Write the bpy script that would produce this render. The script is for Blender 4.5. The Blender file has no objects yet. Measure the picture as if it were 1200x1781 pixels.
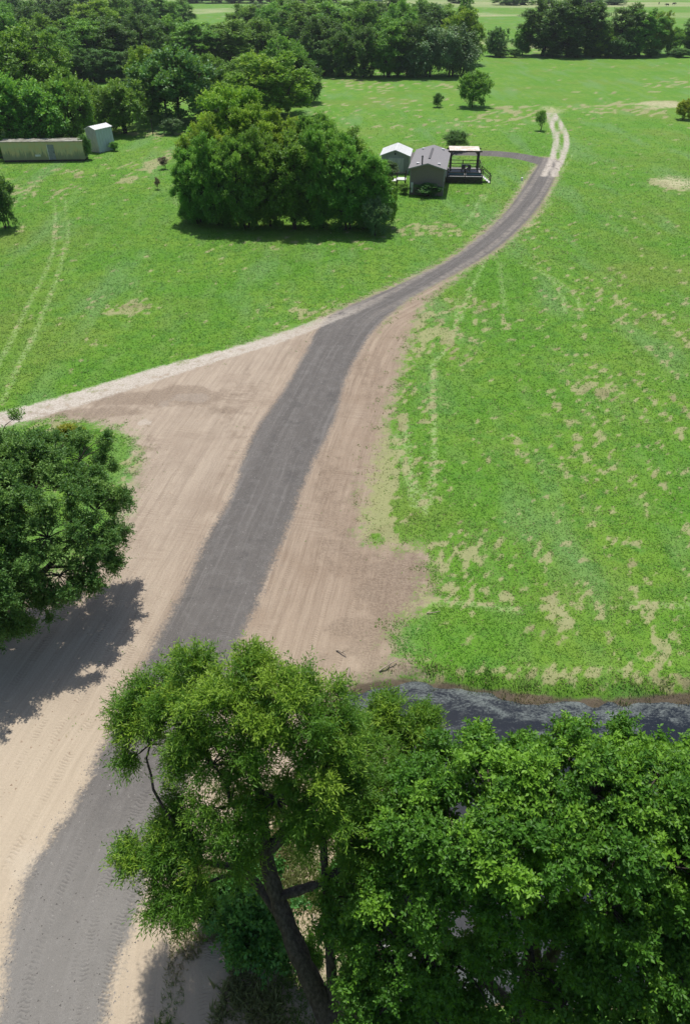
import bpy, bmesh, math
import numpy as np
from mathutils import Vector, Matrix

# ------------------------------------------------------------------ camera
SC = bpy.context.scene
COL = SC.collection
CAM_H, PITCH, FPX = 24.6, math.radians(38.0), 1235.0      # drone height, tilt, focal length (for a 1781-high frame)
cd = bpy.data.cameras.new('camera')
cd.sensor_fit = 'VERTICAL'; cd.sensor_height = 36.0; cd.lens = FPX / 1781.0 * 36.0
cd.clip_start = 0.1; cd.clip_end = 6000
cam = bpy.data.objects.new('camera', cd); COL.objects.link(cam)
cam.location = (0, 0, CAM_H); cam.rotation_euler = (math.pi / 2 - PITCH, 0, 0)
SC.camera = cam
# ------------------------------------------------------------------ sky, sun, exposure
SUN_EL, SUN_AZ = math.radians(69), math.radians(3)         # azimuth measured from +Y towards -X
w = bpy.data.worlds.new('World'); SC.world = w; w.use_nodes = True
nt = w.node_tree; bg = nt.nodes['Background']
sky = nt.nodes.new('ShaderNodeTexSky'); sky.sky_type = 'NISHITA'; sky.sun_disc = False
sky.sun_elevation = SUN_EL; sky.sun_rotation = -SUN_AZ; sky.dust_density = 1.5
nt.links.new(sky.outputs[0], bg.inputs[0]); bg.inputs[1].default_value = 0.115
sd = bpy.data.lights.new('sun', 'SUN'); sd.energy = 4.6; sd.angle = math.radians(0.53); sd.color = (1, .96, .89)
sun = bpy.data.objects.new('sun', sd); COL.objects.link(sun)
sdir = Vector((-math.sin(SUN_AZ) * math.cos(SUN_EL), math.cos(SUN_AZ) * math.cos(SUN_EL), math.sin(SUN_EL)))
sun.rotation_euler = sdir.to_track_quat('Z', 'Y').to_euler(); sun.location = (0, 40, 80)
SC.view_settings.view_transform = 'Standard'; SC.view_settings.look = 'None'
SC.view_settings.gamma = 1; SC.view_settings.exposure = 0.0; SC.view_settings.use_curve_mapping = False
SC.cycles.max_bounces = 6; SC.cycles.transparent_max_bounces = 4; SC.cycles.transmission_bounces = 4

# ------------------------------------------------------------------ survey helpers
CP, SP = math.cos(PITCH), math.sin(PITCH)
def P(px, py, z=0.0):
    a = (px - 600) / FPX; b = -(py - 890.5) / FPX
    t = (z - CAM_H) / (-SP + b * CP)
    return np.array((a * t, (CP + b * SP) * t, z))
def Zat(py, Y):
    b = -(py - 890.5) / FPX
    return CAM_H + (-SP + b * CP) * Y / (CP + b * SP)
def pxm(p):                     # pixels per metre at a point
    return FPX / (p[1] * CP + (CAM_H - p[2]) * SP)
def G(pts): return np.array([P(x, y)[:2] for x, y in pts])
def smooth(pts, n=6, closed=False):
    p = np.asarray(pts, float); N = len(p); out = []
    rng_ = range(N) if closed else range(N - 1)
    for i in rng_:
        p0 = p[(i - 1) % N] if closed else p[max(i - 1, 0)]
        p1 = p[i]; p2 = p[(i + 1) % N]
        p3 = p[(i + 2) % N] if closed else p[min(i + 2, N - 1)]
        for k in range(n):
            t = k / n
            out.append(.5 * (2*p1 + (p2-p0)*t + (2*p0-5*p1+4*p2-p3)*t*t + (3*p1-p0-3*p2+p3)*t**3))
    if not closed: out.append(p[-1])
    return np.array(out)
def vnoise(x, y, seed=0):
    xi = np.floor(x).astype(np.int64); yi = np.floor(y).astype(np.int64)
    fx = x - xi; fy = y - yi; fx = fx*fx*(3-2*fx); fy = fy*fy*(3-2*fy)
    def h(a, b):
        n = (a * 374761393 + b * 668265263 + seed * 974634777) & 0x7fffffff
        n = ((n ^ (n >> 13)) * 1274126177) & 0x7fffffff
        return ((n ^ (n >> 16)) & 0xffff) / 65535.0
    return (h(xi, yi)*(1-fx) + h(xi+1, yi)*fx)*(1-fy) + (h(xi, yi+1)*(1-fx) + h(xi+1, yi+1)*fx)*fy
def sstep(a, b, x):
    t = np.clip((x - a) / (b - a), 0, 1); return t*t*(3-2*t)
def seg_dist(X, Y, pl, closed=False, lim=8.0):
    """unsigned distance to polyline, plus arc length and signed side"""
    D = np.full(X.shape, float(lim)); A = np.zeros(X.shape); S = np.ones(X.shape)
    lo = pl.min(0) - lim; hi = pl.max(0) + lim
    idx = np.where((X > lo[0]) & (X < hi[0]) & (Y > lo[1]) & (Y < hi[1]))[0]
    if len(idx) == 0: return D, A, S
    x = X[idx]; y = Y[idx]; d = np.full(x.shape, 1e9); a_ = np.zeros(x.shape); s_ = np.ones(x.shape)
    n = len(pl); acc = 0
    for i in range(n if closed else n - 1):
        p, q = pl[i], pl[(i+1) % n]; e = q - p; L2 = max(e @ e, 1e-9)
        t = np.clip(((x-p[0])*e[0] + (y-p[1])*e[1]) / L2, 0, 1)
        dx = x - p[0] - t*e[0]; dy = y - p[1] - t*e[1]; dd = np.hypot(dx, dy)
        m = dd < d; L = math.sqrt(L2)
        d = np.where(m, dd, d); a_ = np.where(m, acc + t*L, a_)
        s_ = np.where(m, np.sign(e[0]*(y-p[1]) - e[1]*(x-p[0]) + 1e-12), s_); acc += L
    D[idx] = np.minimum(d, lim); A[idx] = a_; S[idx] = s_
    return D, A, S
def inside(X, Y, pl):
    r = np.zeros(X.shape, bool); n = len(pl)
    lo = pl.min(0); hi = pl.max(0)
    idx = np.where((X > lo[0]) & (X < hi[0]) & (Y > lo[1]) & (Y < hi[1]))[0]
    x = X[idx]; y = Y[idx]; c = np.zeros(x.shape, bool)
    for i in range(n):
        p, q = pl[i], pl[(i+1) % n]
        if p[1] == q[1]: continue
        c ^= ((p[1] > y) != (q[1] > y)) & (x < (q[0]-p[0])*(y-p[1])/(q[1]-p[1]) + p[0])
    r[idx] = c; return r
def sdf(X, Y, pl, lim=8.0):
    d = seg_dist(X, Y, pl, True, lim)[0]
    return np.where(inside(X, Y, pl), -d, d)

# ------------------------------------------------------------------ the plan of the place
ROAD_L = [(-60,1900),(-12,1790),(7,1700),(23,1590),(43,1523),(83,1463),(133,1387),(182,1285),(253,1145),(290,1075),(325,1010),(360,930),
          (385,890),(408,842),(428,782),(450,738),(478,700),(505,660),(532,612),(550,575),(575,549),(620,526),(680,500),(735,474),(785,449),(832,412),(870,378),(900,340),(922,305),(938,283),(950,272)]
ROAD_R = [(975,280),(958,322),(935,362),(900,400),(860,435),(815,463),(770,488),(722,514),(684,542),(652,574),(628,610),(602,658),(582,732),
          (547,800),(527,846),(506,905),(476,975),(450,1040),(425,1098),(400,1170),(365,1265),(333,1343),(290,1450),(247,1570),(229,1617),(200,1700),(181,1785),(160,1900)]
road_poly = np.vstack([smooth(G(ROAD_L), 4), smooth(G(ROAD_R), 4)])
road_mid = smooth(G([(75,1900),(88,1785),(105,1690),(135,1590),(200,1430),(262,1300),(340,1140),(388,1035),(440,910),(468,845),(500,770),(540,690),(585,600),(625,550),(690,515),(760,475),(825,435),(890,380),(930,330),(960,275),(972,240),(960,200)]), 5)
loop = smooth(G([(955,284),(925,276),(890,270),(850,267),(800,266),(750,267),(712,274),(700,288)]), 5)
lane = smooth(G([(-250,790),(-100,757),(0,729),(100,702),(200,671),(300,641),(400,613),(480,590),(545,566),(600,545),(660,518)]), 5)
rutL = smooth(G([(944,306),(950,296),(962,268),(966,240),(958,215),(953,196)]), 5)
rutR = smooth(G([(962,306),(968,294),(980,268),(985,243),(976,218),(962,196)]), 5)
farA = smooth(G([(957,196),(960,180),(975,168),(1000,161),(1020,159)]), 5)
farB = smooth(G([(1015,158),(1060,148),(1120,140),(1200,136),(1300,137)]), 5)
soilL = smooth(G([(560,562),(552,590),(530,640),(478,720),(430,830),(380,930),(290,1110),(180,1320),(80,1500),(-20,1700),(-120,2000),(-500,1700),(-450,1300),(-260,1130),(-60,1040),(90,1000),
                  (170,960),(212,900),(226,850),(243,800),(238,768),(205,742),(140,730),(60,728),(0,738),(-60,752),(0,727),(100,702),(300,640),(460,590)]), 4, True)
soilR = smooth(G([(800,478),(745,520),(722,560),(706,610),(690,670),(672,730),(655,790),(636,850),(628,900),(632,940),(680,950),(735,960),(745,1010),(715,1060),(685,1090),(690,1140),(735,1165),(690,1178),(640,1185),
                  (600,1196),(605,1235),(660,1260),(700,1330),(705,1400),(660,1490),(600,1600),(592,1700),(640,1790),(700,1990),(100,1990),(190,1720),(300,1400),(420,1070),(500,880),(560,740),(600,640),(660,565),(720,510)]), 4, True)
pond = smooth(G([(598,1198),(640,1184),(700,1177),(760,1181),(820,1189),(870,1197),(940,1204),(1000,1209),(1080,1209),(1150,1206),(1210,1203),(1330,1196),(1600,1180),(1700,1380),(1500,1690),(1150,1740),
                 (900,1735),(740,1750),(675,1712),(655,1650),(655,1590),(680,1500),(718,1405),(725,1330),(680,1262),(615,1222)]), 5, True)
PALE = [[(112,342),(118,400),(104,470),(65,570),(30,640),(5,700)],[(94,345),(96,400),(86,460),(45,540),(10,610),(-20,660)],
        [(752,632),(752,700),(755,790),(750,850),(738,892)],[(706,720),(708,770),(718,830),(738,882)],[(690,760),(712,840),(720,880)],
        [(905,458),(950,480),(975,510),(982,545)],[(925,462),(972,490),(1003,520),(1010,552)],[(868,455),(872,500),(880,545)],[(795,520),(790,580),(750,640)],
        [(822,310),(850,312),(905,312)],[(838,340),(825,365),(806,392)],[(850,330),(842,350)],[(300,320),(306,360)],
        [(560,180),(640,238),(720,245),(800,240)],[(945,355),(975,300),(1000,262)],[(910,400),(960,350)],[(700,1052),(800,1048),(900,1062)],[(960,1040),(985,1080)],[(1100,1052),(1230,1056)],[(845,450),(812,520),(800,560)]]
DRY = [  # px, py, rx, ry, strength
 (205,537,70,16,.9),(262,286,40,22,.9),(238,303,26,16,.7),(735,402,75,14,.75),(560,428,130,12,.35),(700,150,120,8,.55),(740,178,70,9,.55),(640,155,60,7,.6),(860,205,90,12,.6),(905,195,40,14,.8),(760,220,110,9,.6),
 (1090,188,75,14,.8),(1170,318,45,13,1),(1155,181,50,6,1),(1060,160,60,6,.5),(1180,145,60,10,.5),(540,540,40,14,.7),(310,640,60,10,.5),(900,960,130,55,.55),(800,960,70,50,.7),(940,1035,180,26,.6),(935,1100,26,16,.8),(980,1080,20,30,.7),
 (700,1000,60,60,.8),(1065,1180,170,18,.8),(880,1170,120,14,.7),(1070,1140,14,30,.6),(1130,1150,30,30,.6),(1170,1130,40,30,.4),(690,620,50,130,.45),(665,800,50,130,.95),(690,700,45,90,.8),(655,900,45,60,.9),(740,580,60,50,.9),(800,540,70,50,.45),(870,560,60,30,.35),
 (1060,680,25,25,.6),(1040,640,20,20,.5),(1150,560,50,40,.35),(1060,505,80,40,.35),(960,530,40,40,.3),(830,780,120,120,.15),(60,330,90,20,.5),(140,295,90,14,.5),(230,235,50,6,.7),(290,235,50,8,.6),(640,190,120,20,.35),
 (130,740,70,14,.5),(235,800,22,55,.6),(840,400,40,30,.4),(940,390,50,60,.35),(1010,250,30,60,.25),(590,145,60,9,.5),(1100,820,200,260,.18),(480,150,30,10,.5)]
FARPALE = [(1178,316,42,10,1),(1155,182,45,5,1),(960,192,14,9,.9),(1000,8,420,4,.9),(850,26,120,3,.8),(380,19,80,4,.8),(1120,26,160,5,.45),(740,5,300,3,.7),(600,0,600,3,.5),(940,80,40,7,.9),(860,75,30,6,.7)]
def ell(X, Y, L):
    r = np.zeros(X.shape)
    for (px, py, rx, ry, s) in L:
        c = P(px, py); a = P(px + rx, py)[0] - c[0]; b = .5*abs(P(px, py - ry)[1] - P(px, py + ry)[1])
        k = np.where((np.abs(X - c[0]) < 2.6*a) & (np.abs(Y - c[1]) < 2.6*b))[0]
        if len(k) == 0: continue
        x, y = X[k], Y[k]; u, v = x*1.6/max(a, .5), y*1.6/max(b, .5)
        d = ((x - c[0])/a + (vnoise(u, v, 31) - .5)*1.1)**2 + ((y - c[1])/b + (vnoise(u, v, 32) - .5)*1.1)**2
        r[k] = np.maximum(r[k], s*np.exp(-d*d*.9))
    return r
CHURN = [(575,880,55,170,.5),(640,650,40,90,.5),(430,700,60,60,.4),(270,690,150,24,.9),(150,715,120,14,.7),(690,1010,90,70,.8),(640,1110,90,50,.8),(700,1150,70,20,.9),(560,1150,60,30,.5),(240,800,30,60,.5)]
CLAY = [(325,690,36,9,1),(285,699,20,5,.9),(252,732,9,6,1),(560,640,30,20,.4),(60,1500,60,50,.5),(480,1050,40,40,.3)]
def track_d(X, Y):
    t = np.full(X.shape, 8.0)
    for pl in PALE: t = np.minimum(t, seg_dist(X, Y, smooth(G(pl), 4), lim=3.0)[0])
    return t
def patchy(X, Y, dr, tk):
    '''how far the sward has given way to straw, 0..1'''
    n = .15*vnoise(X*.80, Y*.13, 14) + .30*vnoise(X*2.6, Y*1.7, 15) + .55*vnoise(X*4.6, Y*3.2, 16)
    right = sstep(3, 12, X - .09*Y)*sstep(75, 45, Y)
    row = np.cos(2*np.pi*((X + .06*Y)/1.75 + .5*vnoise(X*.12, Y*.07, 17)))
    n = n + (.15*right + .02)*sstep(.55, 1, row)*sstep(.3, .6, vnoise(X*.5, Y*.22, 18))
    return sstep(.60, .82, n - .055 + .03*right + .33*dr + .3*sstep(.8, 1, dr) + .1*sstep(.35, .1, tk))
def pond_d(X, Y): return sdf(X, Y, pond, 6.0)
def road_d(X, Y):
    return np.minimum(sdf(X, Y, road_poly, 6), seg_dist(X, Y, loop, lim=7)[0] - 2.0)
def lane_d(X, Y):
    d = seg_dist(X, Y, lane)[0] - (.78 + .3*sstep(-8, -16, X))
    d = np.minimum(d, seg_dist(X, Y, rutL)[0] - .5); d = np.minimum(d, seg_dist(X, Y, rutR)[0] - .5)
    return d
def soil_d(X, Y):
    d = np.minimum(sdf(X, Y, soilL, 6), sdf(X, Y, soilR, 6))
    return np.minimum(d, sdf(X, Y, road_poly, 6) - 2.2*sstep(62, 46, Y) - .25)
def Hbase(X, Y):
    r = np.hypot(X, Y)
    return .22*(vnoise(X/17, Y/17, 3) - .5) + .5*(vnoise(X/70, Y/70, 5) - .5)*sstep(60, 200, r)
def H(X, Y, pd=None, rd=None):
    X = np.asarray(X, float); Y = np.asarray(Y, float)
    sh = X.shape; X = np.atleast_1d(X).ravel(); Y = np.atleast_1d(Y).ravel()
    pd = pond_d(X, Y) if pd is None else pd
    z = Hbase(X, Y) - .95*sstep(.9, -1.1, pd + .5*(vnoise(X*1.6, Y*1.6, 8) - .5))
    if rd is not None: z = z + .07*sstep(.1, -1.0, rd)
    return z.reshape(sh) if sh else float(z[0])

# ------------------------------------------------------------------ node helpers
class NG:
    def __init__(s, name):
        s.m = bpy.data.materials.new(name); s.m.use_nodes = True; s.t = s.m.node_tree; s.t.nodes.clear()
        s.out = s.n('ShaderNodeOutputMaterial')
    def n(s, t, **k):
        o = s.t.nodes.new(t)
        for a, b in k.items(): setattr(o, a, b)
        return o
    def put(s, sock, v):
        if v is None: return
        if hasattr(v, 'is_linked') or isinstance(v, bpy.types.NodeSocket): s.t.links.new(v, sock)
        else:
            if isinstance(v, (tuple, list)) and len(v) == 3 and sock.type == 'RGBA': v = (*v, 1)
            sock.default_value = v
    def math(s, op, a, b=None, c=None, clamp=False):
        o = s.n('ShaderNodeMath', operation=op); o.use_clamp = clamp
        for i, v in enumerate((a, b, c)): s.put(o.inputs[i], v)
        return o.outputs[0]
    def mr(s, v, a, b, lo=0.0, hi=1.0):
        o = s.n('ShaderNodeMapRange', interpolation_type='SMOOTHSTEP'); s.put(o.inputs[0], v)
        if a > b: a, b, lo, hi = b, a, hi, lo
        for i, q in enumerate((a, b, lo, hi)): o.inputs[i+1].default_value = q
        return o.outputs[0]
    def mix(s, f, a, b, bt='MIX'):
        o = s.n('ShaderNodeMix', data_type='RGBA', blend_type=bt); s.put(o.inputs[0], f); s.put(o.inputs[6], a); s.put(o.inputs[7], b)
        return o.outputs[2]
    def attr(s, name, out=2): return s.n('ShaderNodeAttribute', attribute_name=name).outputs[out]
    def pos(s): return s.n('ShaderNodeNewGeometry').outputs['Position']
    def vmul(s, v, k):
        o = s.n('ShaderNodeVectorMath', operation='MULTIPLY'); s.put(o.inputs[0], v); o.inputs[1].default_value = k; return o.outputs[0]
    def xyz(s, x, y, z=0.0):
        o = s.n('ShaderNodeCombineXYZ'); s.put(o.inputs[0], x); s.put(o.inputs[1], y); s.put(o.inputs[2], z); return o.outputs[0]
    def noise(s, v, scale, det=3, rough=.55, dist=0.0):
        o = s.n('ShaderNodeTexNoise'); s.put(o.inputs['Vector'], v); o.inputs['Scale'].default_value = scale
        o.inputs['Detail'].default_value = det; o.inputs['Roughness'].default_value = rough; o.inputs['Distortion'].default_value = dist
        return o.outputs[0]
    def voro(s, v, scale):
        o = s.n('ShaderNodeTexVoronoi'); s.put(o.inputs['Vector'], v); o.inputs['Scale'].default_value = scale; return o.outputs[0]
    def bump(s, h, st, dist=.05):
        o = s.n('ShaderNodeBump'); s.put(o.inputs['Height'], h); o.inputs['Strength'].default_value = st; o.inputs['Distance'].default_value = dist; return o.outputs[0]
    def bsdf(s, col, rough=.9, spec=.2, normal=None, metal=0.0):
        o = s.n('ShaderNodeBsdfPrincipled'); s.put(o.inputs['Base Color'], col); s.put(o.inputs['Roughness'], rough)
        s.put(o.inputs['Specular IOR Level'], spec); o.inputs['Metallic'].default_value = metal
        if normal is not None: s.put(o.inputs['Normal'], normal)
        return o.outputs[0]
    def done(s, sh): s.t.links.new(sh, s.out.inputs[0]); return s.m

def grass_colour(g, pos):
    n1 = g.noise(pos, .11, 3); n2 = g.noise(pos, .9, 3); n3 = g.noise(pos, 5.0, 2)
    c = g.mix(g.mr(n1, .35, .65), (.102, .268, .022), (.155, .298, .034))
    c = g.mix(g.mr(n2, .42, .72), c, (.088, .235, .03))
    c = g.mix(g.math('MULTIPLY', g.mr(n3, .5, .8), .6), c, (.17, .31, .056))
    sp = g.n('ShaderNodeSeparateXYZ'); g.t.links.new(pos, sp.inputs[0])
    ph = g.math('ADD', g.math('MULTIPLY', g.math('ADD', sp.outputs[0], g.math('MULTIPLY', sp.outputs[1], .06)), 1.8), g.math('MULTIPLY', g.noise(pos, .09, 2), 9))
    c = g.mix(g.math('MULTIPLY', g.mr(g.math('SINE', ph), .1, .9), g.mr(g.noise(pos, .3, 3), .4, .65, 0, .45)), c, (.17, .30, .075))       # mower swaths
    c = g.mix(g.math('MULTIPLY', g.mr(g.noise(pos, .045, 4, .6), .5, .66), .5), c, (.19, .255, .05))
    bl = g.noise(g.vmul(pos, (.6, .16, 1)), .32, 3, .6)                 # older, bluish-pale swaths
    return g.mix(g.math('MULTIPLY', g.mr(bl, .5, .68), .6), c, (.155, .295, .10))
def dry_mask(g, pos):
    trk = g.attr('trk'); spk = g.noise(pos, 3.2, 4, .7)
    d = g.mr(g.math('ADD', g.attr('patch'), g.math('MULTIPLY', g.math('SUBTRACT', spk, .5), 1.7)), .25, .75)
    t = g.math('MULTIPLY', g.math('MULTIPLY', g.mr(trk, .4, .05), g.mr(spk, .38, .62)), .6)
    return d, t

def ground_material():
    g = NG('ground_cover'); pos = g.pos()
    road, lane_, soil, acr, alo = (g.attr(k) for k in ('road', 'lane', 'soil', 'acr', 'alo'))
    rv = g.xyz(g.math('ADD', acr, g.math('MULTIPLY', g.noise(pos, .35, 2), .22)), alo)
    nf = g.noise(pos, 9, 4, .65); nm = g.noise(pos, 1.3, 4, .65); nl = g.noise(pos, .28, 3)
    gcol = g.mix(g.mr(g.noise(pos, 14, 3, .7), .3, .7), g.mix(.42, grass_colour(g, pos), (.075, .10, .025)), grass_colour(g, pos))
    d, t = dry_mask(g, pos)
    straw = g.mix(nf, (.22, .20, .10), (.42, .39, .22)); brown = g.mix(nf, (.13, .092, .062), (.33, .25, .17))
    gcol = g.mix(t, gcol, (.33, .42, .19)); gcol = g.mix(g.math('MULTIPLY', d, .74), gcol, g.mix(g.mr(nl, .5, .75), straw, brown))
    pale = g.math('MULTIPLY', g.attr('farpale'), g.mr(nm, .3, .6)); gcol = g.mix(pale, gcol, (.42, .40, .24))
    # bare graded soil, scraped along the road
    st1 = g.noise(g.vmul(rv, (3.0, .09, 1)), 1.0, 5, .68, .3); st2 = g.noise(g.vmul(rv, (11, .45, 1)), 1.0, 4, .65)
    sc = g.mix(g.mr(st1, .32, .68), (.265, .203, .15), (.53, .43, .325))
    sc = g.mix(g.math('MULTIPLY', g.mr(st2, .32, .68), .5), sc, (.60, .50, .39))
    sc = g.mix(g.math('MULTIPLY', g.mr(g.noise(pos, .35, 4, .6), .44, .7), .6), sc, g.mix(nf, (.25, .185, .135), (.37, .285, .21)))
    sc = g.mix(g.math('MULTIPLY', g.mr(g.math('ADD', g.attr('clay'), g.math('MULTIPLY', g.math('SUBTRACT', nm, .5), .6)), .3, .6), .85), sc, g.mix(st2, (.55, .48, .40), (.66, .60, .52)))
    sc = g.mix(g.mr(acr, .5, 5, 0, .35), sc, (.60, .515, .415)); sc = g.mix(g.mr(acr, -.5, -4, 0, .4), sc, g.mix(nf, (.25, .18, .125), (.43, .325, .235)))
    xs = g.noise(g.vmul(g.xyz(g.math('ADD', acr, g.math('MULTIPLY', g.noise(pos, .12, 2), 9)), alo), (.35, 5.5, 1)), 1.0, 4, .65)      # passes of the grader across
    xm = g.math('MULTIPLY', g.mr(g.noise(pos, .22, 3), .52, .64), .32)
    sc = g.mix(xm, sc, g.mix(g.mr(xs, .35, .65), (.25, .185, .135), (.56, .465, .36)))
    ch = g.mr(g.math('ADD', g.attr('churn'), g.math('MULTIPLY', g.math('SUBTRACT', nm, .5), 1.2)), .3, .7)
    sc = g.mix(g.math('MULTIPLY', ch, .55), sc, g.mix(g.mr(nf, .35, .65), (.13, .095, .07), (.34, .265, .195)))
    sc = g.mix(g.math('MULTIPLY', g.mr(g.noise(pos, 16, 4, .75), .35, .65), .4), g.mix(.5, sc, (.13, .095, .07)), sc)
    sx = g.n('ShaderNodeSeparateXYZ'); g.t.links.new(pos, sx.inputs[0])
    sc = g.mix(g.mr(sx.outputs[1], 26, 12), sc, g.mix(.5, sc, (.56, .47, .34)))       # yellower subsoil by the creek crossing
    # tread prints: bars across the driving direction, kept to wheel strips
    wob = g.math('MULTIPLY', g.noise(pos, 3, 2), .25)
    bars = g.math('SINE', g.math('MULTIPLY', g.math('ADD', alo, g.math('ADD', wob, g.math('MULTIPLY', g.math('ABSOLUTE', g.math('SINE', g.math('MULTIPLY', acr, 7))), .05))), 46))
    strip = g.math('MULTIPLY', g.mr(g.noise(g.vmul(rv, (1.7, .05, 1)), 1.0, 2), .48, .62), g.mr(g.noise(pos, .9, 3), .35, .6))
    tread = g.math('MULTIPLY', bars, strip)
    sc = g.mix(g.math('MULTIPLY', g.mr(tread, -.2, -.9), .24), sc, (.13, .09, .06))
    ln = g.mix(nm, (.37, .33, .28), (.60, .55, .48)); ln = g.mix(g.mr(nf, .4, .75), ln, (.30, .245, .19))
    # gravel
    gv = g.noise(pos, 34, 3, .8); gs = g.noise(g.vmul(rv, (1.1, .045, 1)), 1.0, 4, .6); gs2 = g.noise(g.vmul(rv, (4.5, .12, 1)), 1.0, 3)
    rc = g.mix(gs, (.10, .091, .084), (.215, .197, .181))
    rc = g.mix(g.math('MULTIPLY', g.mr(gs2, .45, .75), .5), rc, (.27, .25, .232))
    rc = g.mix(g.math('MULTIPLY', g.mr(g.noise(pos, 1.6, 5, .7), .45, .7), .45), rc, (.25, .235, .22)); rc = g.mix(g.math('MULTIPLY', g.mr(g.noise(pos, .7, 4, .65), .55, .7), .4), rc, (.085, .08, .078))
    rc = g.mix(g.mr(gv, .35, .7), g.mix(.55, rc, (.05, .048, .047)), rc)
    rc = g.mix(g.math('MULTIPLY', g.mr(g.noise(pos, 60, 2, .7), .62, .75), .6), rc, (.42, .40, .37))
    rc = g.mix(g.math('MULTIPLY', g.mr(sx.outputs[1], 17, 9), .55), rc, g.mix(gv, (.2, .19, .172), (.31, .295, .265)))
    farr = g.mr(sx.outputs[1], 55, 66)
    wheel = g.mr(g.math('ABSOLUTE', g.math('SUBTRACT', g.math('ABSOLUTE', g.math('ADD', acr, .1)), 1.0)), .5, .15)
    rc = g.mix(g.math('MULTIPLY', g.math('MULTIPLY', farr, wheel), g.mr(nm, .3, .7, .05, .4)), rc, (.40, .35, .295))
    rc = g.mix(g.math('MULTIPLY', g.mr(tread, -.2, -.9), .3), rc, (.06, .056, .053))
    # masks with ragged borders
    j = g.math('SUBTRACT', nm, .5); jf = g.math('SUBTRACT', nf, .5)
    ms = g.mr(g.math('ADD', soil, g.math('ADD', g.math('MULTIPLY', j, 3.0), g.math('MULTIPLY', jf, 3.0))), .8, -.6)
    ml = g.mr(g.math('ADD', lane_, g.math('ADD', g.math('MULTIPLY', j, 1.1), g.math('MULTIPLY', jf, .5))), .18, -.25)
    mr_ = g.mr(g.math('ADD', road, g.math('ADD', g.math('MULTIPLY', j, .6), g.math('MULTIPLY', jf, 1.0))), .22, -.3)
    col = g.mix(ms, gcol, sc); col = g.mix(mr_, col, rc); fade = g.math('MAXIMUM', g.mr(sx.outputs[1], 66, 52), g.mr(sx.outputs[1], 80, 90)); col = g.mix(g.math('MULTIPLY', g.math('MULTIPLY', ml, fade), g.mr(nm, .28, .5)), col, ln)
    mud = g.attr('mud'); col = g.mix(g.mr(g.math('ADD', mud, g.math('MULTIPLY', j, .8)), .35, .75), col, g.mix(nf, (.085, .066, .045), (.20, .16, .11)))
    hgt = g.math('ADD', g.math('MULTIPLY', nf, .7), g.math('ADD', g.math('MULTIPLY', tread, .22), g.math('MULTIPLY', st2, .35)))
    hgt = g.math('ADD', hgt, g.math('MULTIPLY', gv, .35))
    return g.done(g.bsdf(col, .95, .12, g.bump(hgt, .55, .06)))

def leaf_material(name, dark, light, tip, transl=.38, rough=.5, vary=True):
    g = NG(name); rnd = g.attr('rnd'); tone = g.attr('tone')
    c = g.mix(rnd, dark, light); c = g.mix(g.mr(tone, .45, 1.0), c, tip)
    ob = g.n('ShaderNodeObjectInfo').outputs['Random']
    hs = g.n('ShaderNodeHueSaturation'); g.put(hs.inputs['Hue'], g.mr(ob, 0, 1, .488, .512)); g.put(hs.inputs['Value'], g.mr(ob, 0, 1, .85, 1.12)); g.put(hs.inputs['Color'], c)
    c = hs.outputs[0] if vary else c
    tr = g.n('ShaderNodeBsdfTranslucent'); g.put(tr.inputs[0], g.mix(.55, c, (.24, .38, .03)))
    mx = g.n('ShaderNodeMixShader'); mx.inputs[0].default_value = transl
    g.t.links.new(g.bsdf(c, rough, .35), mx.inputs[1]); g.t.links.new(tr.outputs[0], mx.inputs[2])
    return g.done(mx.outputs[0])
def bark_material(name, a, b):
    g = NG(name); pos = g.n('ShaderNodeTexCoord').outputs['Object']
    v = g.noise(g.vmul(pos, (7, 7, 1.6)), 1.6, 4, .65); r = g.noise(pos, 12, 3)
    return g.done(g.bsdf(g.mix(g.mr(v, .35, .65), a, g.mix(r, b, a)), .95, .1, g.bump(v, .9, .06)))
def grass_material():
    g = NG('grass_blades'); pos = g.pos(); c = grass_colour(g, pos); rnd = g.attr('rnd'); st = g.attr('straw')
    c = g.mix(g.math('MULTIPLY', rnd, .3), c, (.085, .245, .022)); c = g.mix(g.mr(rnd, .7, 1.0, 0, .7), c, (.215, .38, .07))
    c = g.mix(st, c, g.mix(rnd, (.24, .19, .09), (.46, .40, .24)))
    tr = g.n('ShaderNodeBsdfTranslucent'); g.put(tr.inputs[0], c)
    mx = g.n('ShaderNodeMixShader'); mx.inputs[0].default_value = .5
    g.t.links.new(g.bsdf(c, .6, .2), mx.inputs[1]); g.t.links.new(tr.outputs[0], mx.inputs[2])
    return g.done(mx.outputs[0])
def plain(name, a, b=None, scale=3.0, rough=.7, spec=.3, bump=.2, metal=0.0, stretch=(1, 1, 1)):
    g = NG(name); pos = g.n('ShaderNodeTexCoord').outputs['Object']
    b = b or tuple(x*.7 for x in a)
    v = g.noise(g.vmul(pos, stretch), scale, 4, .65)
    return g.done(g.bsdf(g.mix(g.mr(v, .3, .72), a, b), rough, spec, g.bump(v, bump, .02), metal))
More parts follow.
